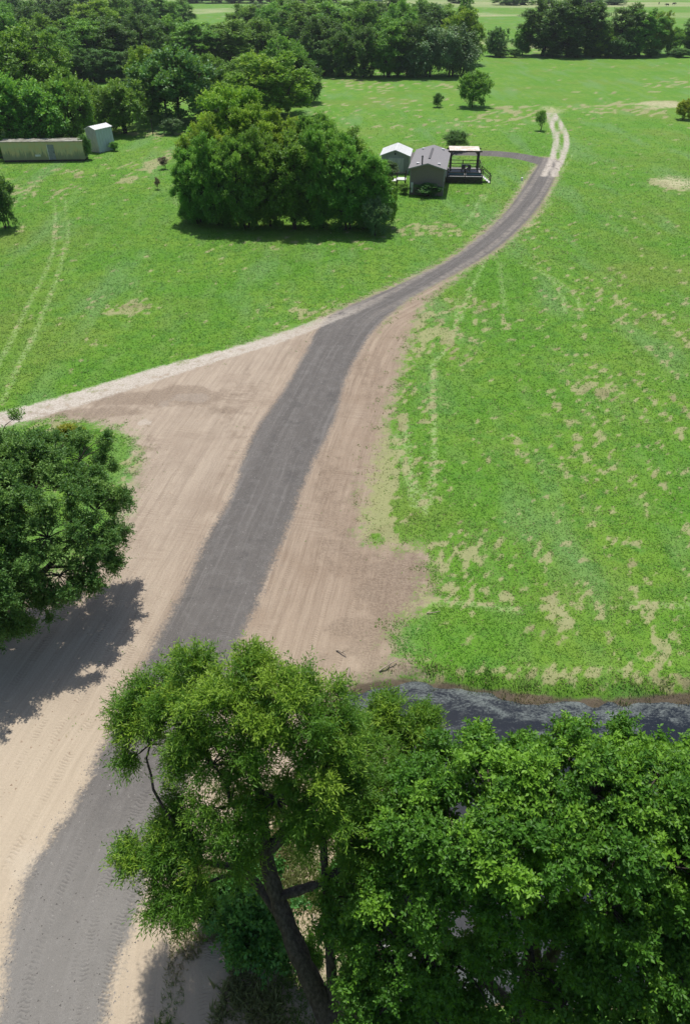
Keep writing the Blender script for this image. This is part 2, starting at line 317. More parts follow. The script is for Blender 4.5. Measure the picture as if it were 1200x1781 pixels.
def water_material():
    g = NG('pond_water'); pos = g.pos(); edge = g.attr('edge')
    a = g.noise(g.vmul(pos, (.6, 1.3, 1)), 1.0, 6, .72, .8); f = g.noise(g.vmul(pos, (.8, 1.4, 1)), 13, 4, .75)
    m = g.math('ADD', g.math('MULTIPLY', a, 1.2), g.math('ADD', g.math('MULTIPLY', f, .75), g.math('MULTIPLY', edge, .22)))
    m = g.mr(m, 1.02, 1.34, 0, .85)
    wat = g.bsdf((.010, .014, .020), .1, .45, g.bump(g.noise(pos, 2.2, 3), .12, .05))
    scum = g.bsdf(g.mix(f, (.09, .11, .105), (.23, .255, .245)), .9, .1, g.bump(f, .5, .02))
    mx = g.n('ShaderNodeMixShader'); g.put(mx.inputs[0], m); g.t.links.new(wat, mx.inputs[1]); g.t.links.new(scum, mx.inputs[2])
    return g.done(mx.outputs[0])

# ------------------------------------------------------------------ mesh helpers
def tag(o, label=None, cat=None, group=None, kind=None):
    if label: o['label'] = label
    if cat: o['category'] = cat
    if group: o['group'] = group
    if kind: o['kind'] = kind
    return o
def link(name, data, mat=None, parent=None):
    o = bpy.data.objects.new(name, data); COL.objects.link(o)
    if mat is not None and data is not None and len(data.materials) == 0: data.materials.append(mat)
    if parent is not None: o.parent = parent
    return o
def empty(name, loc, rz=0.0, sc=1.0):
    o = bpy.data.objects.new(name, None); COL.objects.link(o); o.location = loc; o.rotation_euler = (0, 0, rz)
    o.scale = sc if isinstance(sc, (tuple, list)) else (sc, sc, sc); o.empty_display_size = .3
    return o
def np_mesh(name, V, F, attrs=None, smooth_=False):
    """V (n,3); F (m,k) with constant k"""
    me = bpy.data.meshes.new(name); V = np.ascontiguousarray(V, np.float32); F = np.ascontiguousarray(F, np.int32)
    m, k = F.shape
    me.vertices.add(len(V)); me.vertices.foreach_set('co', V.ravel())
    me.loops.add(m*k); me.loops.foreach_set('vertex_index', F.ravel())
    me.polygons.add(m); me.polygons.foreach_set('loop_start', np.arange(0, m*k, k, dtype=np.int32))
    if smooth_: me.polygons.foreach_set('use_smooth', np.ones(m, bool))
    for n, a in (attrs or {}).items():
        at = me.attributes.new(n, 'FLOAT', 'POINT'); at.data.foreach_set('value', np.ascontiguousarray(a, np.float32))
    me.update(calc_edges=True)
    return me
class MB:
    def __init__(s): s.bm = bmesh.new()
    def box(s, x0, x1, y0, y1, z0, z1):
        v = [s.bm.verts.new((x, y, z)) for z in (z0, z1) for (x, y) in ((x0, y0), (x1, y0), (x1, y1), (x0, y1))]
        for f in ((3,2,1,0), (4,5,6,7), (0,1,5,4), (1,2,6,5), (2,3,7,6), (3,0,4,7)): s.bm.faces.new([v[i] for i in f])
        return s
    def prism(s, poly, d):          # poly: list of 3d points (one face), extruded by vector d
        d = Vector(d); a = [s.bm.verts.new(p) for p in poly]; b = [s.bm.verts.new(Vector(p) + d) for p in poly]; n = len(a)
        s.bm.faces.new(a); s.bm.faces.new(b[::-1])
        for i in range(n): s.bm.faces.new((a[i], b[i], b[(i+1) % n], a[(i+1) % n]))
        return s
    def bar(s, p, q, wd, ht=None):
        p, q = Vector(p), Vector(q); ht = ht or wd; d = q - p
        R = d.to_track_quat('Z', 'Y').to_matrix(); L = d.length
        v = [s.bm.verts.new(p + R @ Vector((x*wd/2, y*ht/2, z*L))) for z in (0, 1) for (x, y) in ((-1,-1),(1,-1),(1,1),(-1,1))]
        for f in ((3,2,1,0), (4,5,6,7), (0,1,5,4), (1,2,6,5), (2,3,7,6), (3,0,4,7)): s.bm.faces.new([v[i] for i in f])
        return s
    def cyl(s, p, q, r, n=10, r2=None):
        p, q = Vector(p), Vector(q); R = (q-p).to_track_quat('Z', 'Y').to_matrix(); r2 = r if r2 is None else r2
        a = [s.bm.verts.new(p + R @ Vector((r*math.cos(2*math.pi*i/n), r*math.sin(2*math.pi*i/n), 0))) for i in range(n)]
        b = [s.bm.verts.new(q + R @ Vector((r2*math.cos(2*math.pi*i/n), r2*math.sin(2*math.pi*i/n), 0))) for i in range(n)]
        s.bm.faces.new(a[::-1]); s.bm.faces.new(b)
        for i in range(n): s.bm.faces.new((a[i], a[(i+1) % n], b[(i+1) % n], b[i]))
        return s
    def mesh(s, name, bevel=0.0):
        if bevel: bmesh.ops.bevel(s.bm, geom=list(s.bm.edges), offset=bevel, segments=1, affect='EDGES', clamp_overlap=True)
        bmesh.ops.recalc_face_normals(s.bm, faces=list(s.bm.faces))
        me = bpy.data.meshes.new(name); s.bm.to_mesh(me); s.bm.free(); return me
    def build(s, name, mat, parent=None, bevel=0.0): return link(name, s.mesh(name, bevel), mat, parent)

# ================================================================== GROUND
M_ground = ground_material()
ys = [0.0]
while ys[-1] < 3200: ys.append(ys[-1] + .0096*math.hypot(ys[-1], 24))
yb = [-.4*(1.12**i)*1.0 for i in range(1, 42)]
ys = np.array(sorted(yb + ys)); NC = 280
tt = np.linspace(-1, 1, NC); Wd = 17 + .68*np.abs(ys)
GX = (tt[None, :]*Wd[:, None]).ravel(); GY = np.repeat(ys, NC)
pd = pond_d(GX, GY); rd = road_d(GX, GY); ld = lane_d(GX, GY); sdist = soil_d(GX, GY)
md, ma, ms = seg_dist(GX, GY, road_mid, lim=40.)
trk = track_d(GX, GY)
dry = ell(GX, GY, DRY); fp = ell(GX, GY, FARPALE)
GZ = H(GX, GY, pd, rd)
mud = sstep(.4, -.1, pd)*sstep(30, 10, np.abs(GX + 40)*0)   # wet bank
A = dict(road=rd, lane=ld, soil=sdist, acr=md*ms, alo=ma, trk=trk, dry=dry, farpale=fp, mud=mud, patch=patchy(GX, GY, dry, trk), churn=ell(GX, GY, CHURN), clay=ell(GX, GY, CLAY))
NR = len(ys)
qi = (np.arange(NR-1)[:, None]*NC + np.arange(NC-1)[None, :]).ravel()
Q = np.stack([qi, qi+1, qi+NC+1, qi+NC], 1)
fr = rd[Q].mean(1); fl = ld[Q].mean(1); fs = sdist[Q].mean(1)
kind = np.where(fr < 0, 1, np.where(fl < 0, 2, np.where(fs < 0, 3, 0)))
GV = np.stack([GX, GY, GZ], 1)
for k, nm, lb, ct in ((0, 'ground', 'mown green pasture with dry straw patches on both sides of the road', 'field'), (1, 'gravel_road', 'dark grey gravel driveway running up from the bottom left to the house', 'road'),
                      (2, 'dirt_lane', 'pale worn dirt lane and wheel ruts joining the gravel road', 'track'), (3, 'bare_soil', 'tan graded bare soil scraped along both sides of the gravel road', 'soil')):
    f = Q[kind == k]; u, inv = np.unique(f, return_inverse=True)
    o = link(nm, np_mesh(nm, GV[u], inv.reshape(f.shape), {a: b[u] for a, b in A.items()}, True), M_ground)
    tag(o, lb, ct, kind='structure')
# pond surface
WZ = -.5
gx, gy = np.meshgrid(np.arange(-4, 34, .4), np.arange(2, 24, .4)); gx_, gy_ = gx.ravel(), gy.ravel()
wd_ = pond_d(gx_, gy_); nx = gx.shape[1]
qi = (np.arange(gx.shape[0]-1)[:, None]*nx + np.arange(nx-1)[None, :]).ravel(); q = np.stack([qi, qi+1, qi+nx+1, qi+nx], 1)
q = q[wd_[q].min(1) < .9]; u, inv = np.unique(q, return_inverse=True)
tag(link('pond', np_mesh('pond', np.stack([gx_, gy_, np.full(gx_.shape, WZ)], 1)[u], inv.reshape(q.shape), {'edge': sstep(-2.2, .2, wd_)[u]}), water_material()),
    'dark creek pond with pale floating scum behind the large foreground tree', 'pond', kind='structure')

# ================================================================== GRASS (stuff)
rng = np.random.default_rng(7)
def blades(n_target, ymin, ymax, hgt, nb, dens_pow, xr=None):
    n = int(n_target*2.3)
    u = rng.random(n); Y = ymin*(ymax/ymin)**(u**dens_pow); X = (rng.random(n)*2-1)*(10 + .46*Y)
    d = pond_d(X, Y); r = road_d(X, Y); l = lane_d(X, Y); s = soil_d(X, Y) + 3.0*(vnoise(X*1.3, Y*1.3, 11)-.5)
    dr = ell(X, Y, DRY); nz = vnoise(X*2.2, Y*2.2, 12)*.6 + vnoise(X*6, Y*6, 13)*.4; tk = track_d(X, Y)
    pt = patchy(X, Y, dr, tk)
    ok = (d > .25) & (r > .25) & (l > .1) & ((s > 0) | ((s > -1.2) & (rng.random(n) < .03))) & (rng.random(n) > sstep(75, 185, Y)) & (rng.random(n) > np.clip(pt*.8 + .3*sstep(.3, .1, tk), 0, .9)) & (rng.random(n) > np.clip((.42-nz)*2.5, 0, .8))
    i = np.where(ok)[0][:n_target]
    return X[i], Y[i], np.maximum(dr[i], pt[i]) + .5*sstep(.45, .15, tk[i]), nz[i], s[i]
def tuft_mesh(name, X, Y, hs, straw, nb=3, lean=(0, .6), wfac=.28, rise=1.0):
    n = len(X); Z = H(X, Y)
    V = np.zeros((n, nb, 3, 3))
    for b in range(nb):
        la = rng.random(n)*2*np.pi; h = hs*(.6 + .7*rng.random(n)); wv = h*wfac*(.7+.6*rng.random(n)); ox = (rng.random((2, n))-.5)*hs*1.2
        a = la + np.pi/2 + rng.normal(size=n)*.4; lm = h*(lean[0] + (lean[1]-lean[0])*rng.random(n))
        bx, by = X + ox[0], Y + ox[1]
        V[:, b, 0] = np.stack([bx - np.cos(a)*wv, by - np.sin(a)*wv, Z - .01], 1)
        V[:, b, 1] = np.stack([bx + np.cos(a)*wv, by + np.sin(a)*wv, Z - .01], 1)
        V[:, b, 2] = np.stack([bx + np.cos(la)*lm, by + np.sin(la)*lm, Z + h*rise], 1)
    r = np.repeat(rng.random(n), nb*3); st = np.repeat(straw, nb*3)
    return np_mesh(name, V.reshape(-1, 3), np.arange(n*nb*3).reshape(-1, 3), {'rnd': r, 'straw': st})
M_grass = grass_material()
X, Y, dr, nz, s = blades(345000, 14, 190, .1, 3, .8)
dist = np.hypot(Y, 24)
hs = (.075 + .05*nz)*(dist/32)**.65
st = np.clip((rng.random(len(X)) < (.025 + .4*dr + .3*(s < .8)))*(.5+.5*rng.random(len(X))), 0, 1)
tag(link('grass', tuft_mesh('grass', X, Y, hs, st, 1, (.5, 1.5), .2, .5), M_grass), 'short mown green grass tufts covering the pasture', 'grass', kind='stuff')
# rank weeds on the pond bank, brownish
n = 44000; X = rng.uniform(-3, 26, n); Y = rng.uniform(8, 22, n); d = pond_d(X, Y)
ok = (d > -.35) & (d < .35 + .9*vnoise(X*.5, Y*.5, 24)) & (vnoise(X*.9, Y*.9, 21) > .3) & (Y > 15.5); X, Y, d = X[ok], Y[ok], d[ok]
tag(link('bank_weeds', tuft_mesh('bank_weeds', X, Y, .05 + .15*vnoise(X*1.6, Y*1.6, 22)**2, np.clip(.3 + 1.1*(vnoise(X*.9, Y*.9, 23)-.3), 0, .9), 3, (.1, .9), .1), M_grass), 'olive and straw coloured weeds fringing the pond bank', 'weeds', kind='stuff')

# litter, dry weeds and brush under the willow
n = 15000; X = rng.uniform(-5.5, 3.2, n); Y = rng.uniform(4.5, 15, n); d = pond_d(X, Y); r = road_d(X, Y)
ok = (d > .1) & (r > .9) & (vnoise(X*.7, Y*.7, 51) + .3*vnoise(X*3, Y*3, 52) > .62 - .25*sstep(-4.5, -1, X)); X, Y = X[ok], Y[ok]
tag(link('under_tree_weeds', tuft_mesh('under_tree_weeds', X, Y, .08 + .3*vnoise(X*1.3, Y*1.3, 53)**2, np.clip(.25 + .9*(vnoise(X*.8, Y*.8, 54)-.2), 0, .9), 3, (.2, 1.1), .12), M_grass), 'dry weeds and brush on the shaded ground around the willow trunk', 'weeds', kind='stuff')

# ================================================================== TREES
def norm(v): return v/np.maximum(np.linalg.norm(v, axis=-1, keepdims=True), 1e-9)
def leaf_mesh(name, S, D, Ls, tone, k, ll, lw, droop, rg, spread=.9, fold=0.25):
    n = len(S); T = np.cross(D, rg.normal(size=(n, 3))); T = norm(T); B = np.cross(D, T)
    VV = []; RR = []; TT = []
    for j in range(k):
        t = (j + .35 + .5*rg.random(n))/k
        pos = S + D*(Ls*t)[:, None]; pos[:, 2] -= droop*Ls*t*t
        a = j*2.4 + rg.random(n)*1.0; side = T*np.cos(a)[:, None] + B*np.sin(a)[:, None]
        ld_ = D*(.55 + .3*t)[:, None] + side*spread + rg.normal(size=(n, 3))*.25; ld_[:, 2] -= droop*.9; ld_ = norm(ld_)
        nn = rg.normal(size=(n, 3))*.55; nn[:, 2] += 1; wv = norm(np.cross(ld_, nn)); up = np.cross(wv, ld_)
        sc = (.65 + .6*rg.random(n))[:, None]
        L = ld_*ll*sc; Wv = wv*lw*.5*sc
        v = np.stack([pos, pos + L*.5 + Wv + up*lw*fold*sc, pos + L, pos + L*.5 - Wv + up*lw*fold*sc], 1)
        VV.append(v); RR.append(np.repeat(rg.random(n), 4)); TT.append(np.repeat(np.clip(tone + .5*(t-.5), 0, 1), 4))
    V = np.concatenate(VV).reshape(-1, 3); N = len(V)//4; i = np.arange(N)*4
    F = np.concatenate([np.stack([i, i+1, i+2], 1), np.stack([i, i+2, i+3], 1)])
    return np_mesh(name, V, F, {'rnd': np.concatenate(RR), 'tone': np.concatenate(TT)})
class Tubes:
    def __init__(s): s.V = []; s.F = []; s.n = 0
    def add(s, pts, rad, k=6):
        pts = np.asarray(pts, float); rad = np.asarray(rad, float); m = len(pts)
        tan = norm(np.gradient(pts, axis=0)); ref = np.array([.31, .9, .3]) if abs(tan[0][2]) > .8 else np.array([0, 0, 1.])
        a = norm(np.cross(tan, ref)); b = np.cross(tan, a); ang = np.arange(k)*2*np.pi/k
        ring = pts[:, None] + rad[:, None, None]*(a[:, None]*np.cos(ang)[None, :, None] + b[:, None]*np.sin(ang)[None, :, None])
        s.V.append(ring.reshape(-1, 3)); j = np.arange(k)
        for i in range(m-1):
            p = s.n + i*k; s.F.append(np.stack([p+j, p+(j+1) % k, p+k+(j+1) % k, p+k+j], 1))
        s.n += m*k
    def mesh(s, name): return np_mesh(name, np.concatenate(s.V), np.concatenate(s.F), None, True)
def curve(p, q, rg, n=6, sag=.12, up=.15):
    p, q = np.asarray(p, float), np.asarray(q, float); L = np.linalg.norm(q-p); t = np.linspace(0, 1, n)[:, None]
    off = rg.normal(size=3)*sag*L; off[2] += up*L
    return p + (q-p)*t + off*(t*(1-t)*2) + rg.normal(size=(n, 3))*.02*L*np.sin(np.pi*t)
def grow(seed, lobes, trunks, nper, clump_r, nshoot, k, ll, lw, shoot_len, droop=.1, upb=.5, twigs=0, limb_r=.07, shell=.5, tone_up=.5, knob=6, spread=.9):
    """lobes (m,4) centre+radius; trunks: list of (points, radii). Returns trunk mesh, crown mesh."""
    rg = np.random.default_rng(seed); tb = Tubes(); nodes = []
    for pts, rad in trunks:
        pts = smooth(pts, 5); rad = np.interp(np.linspace(0, 1, len(pts)), np.linspace(0, 1, len(rad)), rad)
        rad = rad*(1 + .08*rg.normal(size=len(rad))); tb.add(pts, rad, 9); nodes += [(p, r) for p, r in zip(pts[len(pts)//3:], rad[len(rad)//3:])]
    lob = np.asarray(lobes, float); cen = lob[:, :3].mean(0)
    zlo, zhi = lob[:, 2].min(), (lob[:, 2]+lob[:, 3]).max()
    S, D, L, T = [], [], [], []
    order = np.argsort([min(np.linalg.norm(c[:3]-p) for p, _ in nodes) for c in lob])
    for oi in order:
        c, R = lob[oi, :3], lob[oi, 3]
        cost = [np.linalg.norm(c-p) + (1.5 if p[2] > c[2]-.1*R else 0) for p, _ in nodes]; ni = int(np.argmin(cost)); p, r = nodes[ni]
        cv = curve(p, c, rg); r0 = max(min(r*.72, limb_r*2.2), limb_r*.6); rr = np.linspace(r0, limb_r*.35, len(cv)); tb.add(cv, rr, knob)
        nodes += [(a, b) for a, b in zip(cv[2:], rr[2:])]
        m = max(3, int(round(nper*(R/np.mean(lob[:, 3]))**2)))
        cc = norm(rg.normal(size=(m, 3)) + .35*norm(c-cen) + np.array([0, 0, .25]))*(R*(shell + (1-shell)*rg.random(m)**.6)*np.where(rg.random(m) < .16, 1.35, 1.0))[:, None]*np.array([1, 1, .85]) + c
        for q in cc:
            cv2 = curve(c, q, rg, 4); tb.add(cv2, np.linspace(limb_r*.4, limb_r*.14, 4), 4)
            rc = clump_r*(.7 + .6*rg.random()); ns = max(4, int(nshoot*(.6+.8*rg.random())*(rc/clump_r)))
            d = rg.normal(size=(ns, 3)); d = norm(d) + .45*norm(q-c) + .3*norm(q-cen); d[:, 2] += upb; d = norm(d)
            st = q + norm(rg.normal(size=(ns, 3)))*(rc*rg.random(ns)**.45)[:, None]*.75
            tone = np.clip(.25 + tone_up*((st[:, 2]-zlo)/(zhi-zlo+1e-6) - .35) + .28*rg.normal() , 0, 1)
            S.append(st); D.append(d); L.append(shoot_len*(.6+.8*rg.random(ns))*np.ones(ns)); T.append(tone)
            if twigs:
                for j in range(min(twigs, ns)): tb.add(np.stack([q, (q+st[j])/2 + rg.normal(size=3)*.03, st[j] + d[j]*shoot_len*.6]), [limb_r*.13, limb_r*.1, limb_r*.04], 3)
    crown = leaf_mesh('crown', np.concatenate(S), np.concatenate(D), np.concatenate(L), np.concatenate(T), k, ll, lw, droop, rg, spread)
    return tb.mesh('trunk'), crown

LM = dict(
 mid=leaf_material('leaf_mid_green', (0.081, 0.227, 0.033), (0.175, 0.412, 0.052), (0.284, 0.532, 0.067)),
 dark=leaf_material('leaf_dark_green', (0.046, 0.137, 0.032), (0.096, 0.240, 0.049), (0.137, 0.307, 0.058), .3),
 bright=leaf_material('leaf_yellow_green', (0.118, 0.277, 0.024), (0.261, 0.482, 0.037), (0.419, 0.605, 0.048), .45),
 grey=leaf_material('leaf_grey_green', (0.067, 0.144, 0.050), (0.144, 0.260, 0.097), (0.212, 0.337, 0.135), .25),
 willow=leaf_material('leaf_willow', (.055, .155, .016), (.14, .305, .026), (.29, .455, .04), .42, vary=False),
 elder=leaf_material('leaf_fresh_green', (.045, .135, .016), (.11, .285, .026), (.205, .415, .036), .4, vary=False),
 elm=leaf_material('leaf_deep_green', (0.048, 0.136, 0.030), (0.127, 0.276, 0.057), (0.218, 0.385, 0.086), .34, vary=False),
 yellow=leaf_material('leaf_yellowing', (.26, .32, .02), (.42, .46, .035), (.50, .50, .05), .4),
 rust=leaf_material('leaf_dead_brown', (0.123, 0.088, 0.052), (0.245, 0.175, 0.105), (0.280, 0.210, 0.123), .1))
BARK = bark_material('bark_grey_brown', (.05, .04, .032), (.15, .125, .10)); BARKD = bark_material('bark_dark', (.032, .026, .022), (.10, .082, .066))

def auto_lobes(seed, Ht, R, base, n, flat=1.0):
    rg = np.random.default_rng(seed); out = []; cz = (Ht+base)/2; hz = (Ht-base)/2
    for i in range(n):
        t = (i+.5)/n; z = 1-2*t; a = i*2.399 + rg.random()*.8; rr = math.sqrt(max(0, 1-z*z))
        q = .19 + .24*rg.random(); f = (1-q)*(.78+.30*rg.random())
        out.append((R*f*rr*math.cos(a), R*f*rr*math.sin(a), cz + hz*min(f, 1-.55*q)*z*flat, R*q))
    out.append((0, 0, cz, R*.5)); out.append((0, 0, cz+hz*.35, R*.4)); return out
def straight(Ht, r, rg, lean=.4): return [([(0, 0, -.3), (rg.normal()*.1, rg.normal()*.1, Ht*.2), (rg.normal()*lean, rg.normal()*lean, Ht*.45), (rg.normal()*lean, rg.normal()*lean, Ht*.75)], [r*1.25, r, r*.75, r*.3])]
PROTO = {}
def proto(key, seed, Ht, R, base, nl, nper, cr, ns, k, ll, lw, sl, droop, upb, multi=1, **kw):
    rg = np.random.default_rng(seed); tr = []
    for i in range(multi):
        a = straight(Ht, (.02 if multi == 1 else .013)*Ht, rg, .03*Ht)[0]; off = np.array([rg.normal()*.1*R, rg.normal()*.1*R, 0]) if multi > 1 else np.zeros(3)
        tr.append(([np.array(p)*1.0 + off*(1+.25*j) for j, p in enumerate(a[0])], a[1]))
    PROTO[key] = grow(seed, auto_lobes(seed, Ht, R, base, nl), tr, nper, cr, ns, k, ll, lw, sl, droop, upb, limb_r=.009*Ht, **kw) + (Ht, R)
#      key     seed  H   R   base nl nper clump ns k  ll  lw   sl  droop up
proto('round_a', 11, 10, 4.2, -1.1, 19, 8, .75, 24, 8, .25, .16, .55, .1, .6)
proto('round_b', 12, 10, 4.4, -1.0, 18, 8, .8, 25, 8, .25, .16, .55, .1, .6)
proto('tall_a', 13, 12, 3.4, -1.0, 20, 8, .7, 23, 8, .25, .15, .55, .1, .7)
proto('tall_b', 14, 12, 3.0, -1.2, 20, 7, .65, 24, 8, .25, .15, .6, .15, .5, multi=2)
proto('bushy_a', 15, 6, 3.3, .1, 16, 7, .6, 19, 7, .25, .16, .5, .05, .6, multi=3)
proto('bushy_b', 16, 6, 3.0, .2, 14, 7, .6, 19, 7, .25, .16, .5, .1, .5, multi=3)
proto('drape', 17, 10, 4.0, .2, 18, 7, .7, 18, 8, .30, .17, .9, .75, -.2, multi=2)
proto('copse_a', 21, 10, 3.4, -1.3, 25, 8, .55, 30, 9, .19, .11, .5, .05, .8, multi=2)
proto('copse_b', 22, 10, 3.1, -1.2, 25, 8, .55, 30, 9, .19, .11, .5, .05, .8, multi=2)
proto('shrub', 23, 3, 1.3, .1, 9, 6, .35, 16, 7, .14, .09, .35, .05, .7, multi=3)
proto('sapling', 24, 3, .9, .5, 7, 5, .28, 9, 7, .14, .08, .4, .05, .9, multi=2)
proto('cedar', 25, 4, 1.5, .1, 12, 7, .4, 22, 8, .16, .05, .45, 0, .9, multi=2)

def put_tree(key, px, py, top, wpx, mat, label, group=None, name='tree', cat='tree', rz=None, bark=None, trunk_name='trunk', crown_name='crown', count=[0]):
    count[0] += 1; rg = np.random.default_rng(1000 + count[0])
    p = P(px, py); z = H(p[0], p[1]); tm, cm, h0, r0 = PROTO[key]
    hh = max(Zat(top, p[1] + 0.0), .5); ww = wpx/pxm((p[0], p[1], hh*.6))
    sx = ww/2/(r0*.98); sz = hh/(h0*.98)
    r = empty(name, (p[0], p[1], z), rg.random()*6.28 if rz is None else rz, (sx, sx, sz))
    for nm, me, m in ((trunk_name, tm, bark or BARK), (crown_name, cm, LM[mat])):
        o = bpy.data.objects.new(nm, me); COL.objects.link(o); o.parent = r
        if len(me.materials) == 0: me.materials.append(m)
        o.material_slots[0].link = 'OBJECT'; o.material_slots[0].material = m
    return tag(r, label, cat, group)

# ---- copse in the middle of the pasture
g_ = 'copse beside the mobile home'
for i, a in enumerate([
 ('copse_a', 412, 338, 143, 141, 'bright', 'bright yellow-green tree standing highest at the rear left of the copse'),
 ('copse_b', 368, 365, 192, 99, 'bright', 'yellow-green tree forming the upper left shoulder of the copse'),
 ('copse_a', 450, 352, 178, 108, 'bright', 'light green rounded tree in the middle rear of the copse'),
 ('copse_b', 505, 352, 186, 99, 'bright', 'light green tree right of the middle rear tree of the copse'),
 ('copse_a', 556, 356, 196, 94, 'mid', 'mid green tree at the centre right rear of the copse'),
 ('copse_b', 606, 362, 216, 92, 'mid', 'mid green tree at the right rear of the copse'),
 ('copse_a', 345, 386, 252, 77, 'mid', 'low green tree at the left front corner of the copse'),
 ('copse_b', 382, 392, 222, 89, 'mid', 'green tree in the front row of the copse, second from the left'),
 ('copse_a', 428, 396, 232, 87, 'mid', 'green tree in the front row of the copse, third from the left'),
 ('copse_b', 470, 395, 214, 92, 'mid', 'green tree in the front row of the copse, fourth from the left'),
 ('tall_b', 514, 399, 222, 87, 'mid', 'slender green tree at the centre of the front row of the copse'),
 ('copse_a', 556, 396, 214, 94, 'mid', 'tall green tree right of the slender one in the copse front row'),
 ('copse_b', 602, 399, 232, 89, 'mid', 'dark green tree in the right half of the front row of the copse'),
 ('copse_a', 640, 398, 262, 87, 'mid', 'lower dark tree near the right end of the copse facing the mobile home'),
 ('bushy_b', 664, 394, 300, 50, 'mid', 'dark bush-like tree at the right end of the copse'),
 ('bushy_a', 655, 410, 345, 50, 'grey', 'grey-green bush at the right front foot of the copse'),
 ('bushy_b', 334, 382, 318, 34, 'mid', 'low leafy bush at the left foot of the copse')]):
    put_tree(*a, group=g_, bark=BARKD)
# ---- trees behind the copse and on the left
for a in [
 ('round_a', 468, 205, 88, 158, 'bright', 'broad bright green rounded tree just behind the copse'),
 ('round_b', 420, 178, 100, 90, 'mid', 'green tree between the dark rounded tree and the bright rounded one'),
 ('round_b', 505, 178, 62, 92, 'mid', 'green tree rising right behind the broad bright rounded tree'),
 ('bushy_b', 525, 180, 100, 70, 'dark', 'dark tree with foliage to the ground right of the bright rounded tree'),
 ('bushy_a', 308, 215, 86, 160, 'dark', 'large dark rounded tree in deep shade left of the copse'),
 ('round_a', 265, 200, 78, 90, 'bright', 'light green tree leaning over the left of the large dark rounded tree'),
 ('round_a', 370, 195, 92, 80, 'mid', 'green tree right behind the large dark rounded tree'),
 ('bushy_b', 218, 232, 138, 96, 'mid', 'mid-sized leafy green tree right of the pale metal shed'),
 ('round_b', 62, 226, 42, 170, 'mid', 'largest domed green tree above the long cream trailer'),
 ('bushy_a', 20, 262, 128, 120, 'mid', 'low leafy tree overhanging the left end of the cream trailer'),
 ('bushy_b', 82, 261, 138, 118, 'mid', 'leafy tree overhanging the middle of the cream trailer'),
 ('bushy_a', 124, 250, 132, 100, 'mid', 'leafy tree behind the pale metal shed'),
 ('bushy_b', 160, 215, 140, 70, 'mid', 'small leafy tree behind the gap between shed and mid-sized tree'),
 ('bushy_a', -45, 262, 118, 130, 'mid', 'leafy tree cut by the left frame edge behind the trailer')]:
    put_tree(*a, bark=BARKD)
# ---- back woodland belts: alike trees
gb = 'woodland behind the pasture, left'
ORD = ['first', 'second', 'third', 'fourth', 'fifth', 'sixth', 'seventh', 'eighth']
def belt(L, lb, grp, bases=('round_a', 'round_b', 'tall_a', 'tall_b')):
    xs = sorted(q[0] for q in L)
    for i, (px, py, top, wd, mt) in enumerate(L):
        l = lb if len(L) > 8 else lb + ', ' + ORD[xs.index(px)] + ' from left'
        put_tree(bases[i % len(bases)], px, py, top, wd, mt, l, grp, bark=BARKD)
belt([(20,118,18,95,'mid'),(85,122,22,100,'mid'),(150,132,28,110,'mid'),(205,130,27,95,'dark'),(255,124,22,95,'dark'),(305,112,26,95,'mid'),(350,118,34,105,'mid'),(405,118,32,100,'mid'),(450,112,30,95,'mid'),
      (130,118,50,70,'dark'),(180,134,55,70,'dark'),(235,128,60,70,'dark'),(-40,120,20,110,'mid'),(128,142,84,60,'dark'),(163,143,82,60,'dark'),(200,142,84,60,'dark'),(236,142,86,60,'dark'),(268,140,84,56,'dark'),(90,146,90,60,'mid')], 'green tree in the dense woodland along the left rear of the pasture', gb)
belt([(10,82,2,85,'mid'),(70,84,-2,85,'dark'),(125,80,-8,85,'dark'),(175,84,-6,80,'bright'),(210,70,-14,80,'mid'),(245,66,-12,75,'dark'),(285,60,-12,70,'mid'),(315,50,-6,50,'mid'),(-40,80,-8,90,'dark'),(30,55,-14,80,'dark'),(100,52,-16,80,'grey'),(160,52,-18,80,'dark')],
     'distant tree in the upper left rows of woodland', 'far woodland, upper left')
belt([(430,78,6,80,'mid'),(480,84,4,85,'mid'),(530,92,0,90,'mid'),(580,100,2,90,'mid'),(630,104,0,90,'mid'),(690,104,-2,95,'mid'),(740,98,0,85,'dark'),(775,88,4,70,'mid'),
      (560,128,26,85,'dark'),(500,70,-8,80,'mid'),(560,66,-10,80,'mid'),(620,72,-8,85,'mid'),(680,72,-10,85,'dark'),(735,68,-4,80,'mid'),(450,56,4,60,'grey')],
     'green tree in the central wood behind the mobile home field', 'central wood behind the pasture')
belt([(588,134,52,62,'dark'),(632,135,40,75,'dark'),(675,135,28,85,'mid'),(565,133,70,50,'dark'),(715,135,32,70,'dark')], 'dark tree along the shaded front edge of the central wood', 'front edge of the central wood')
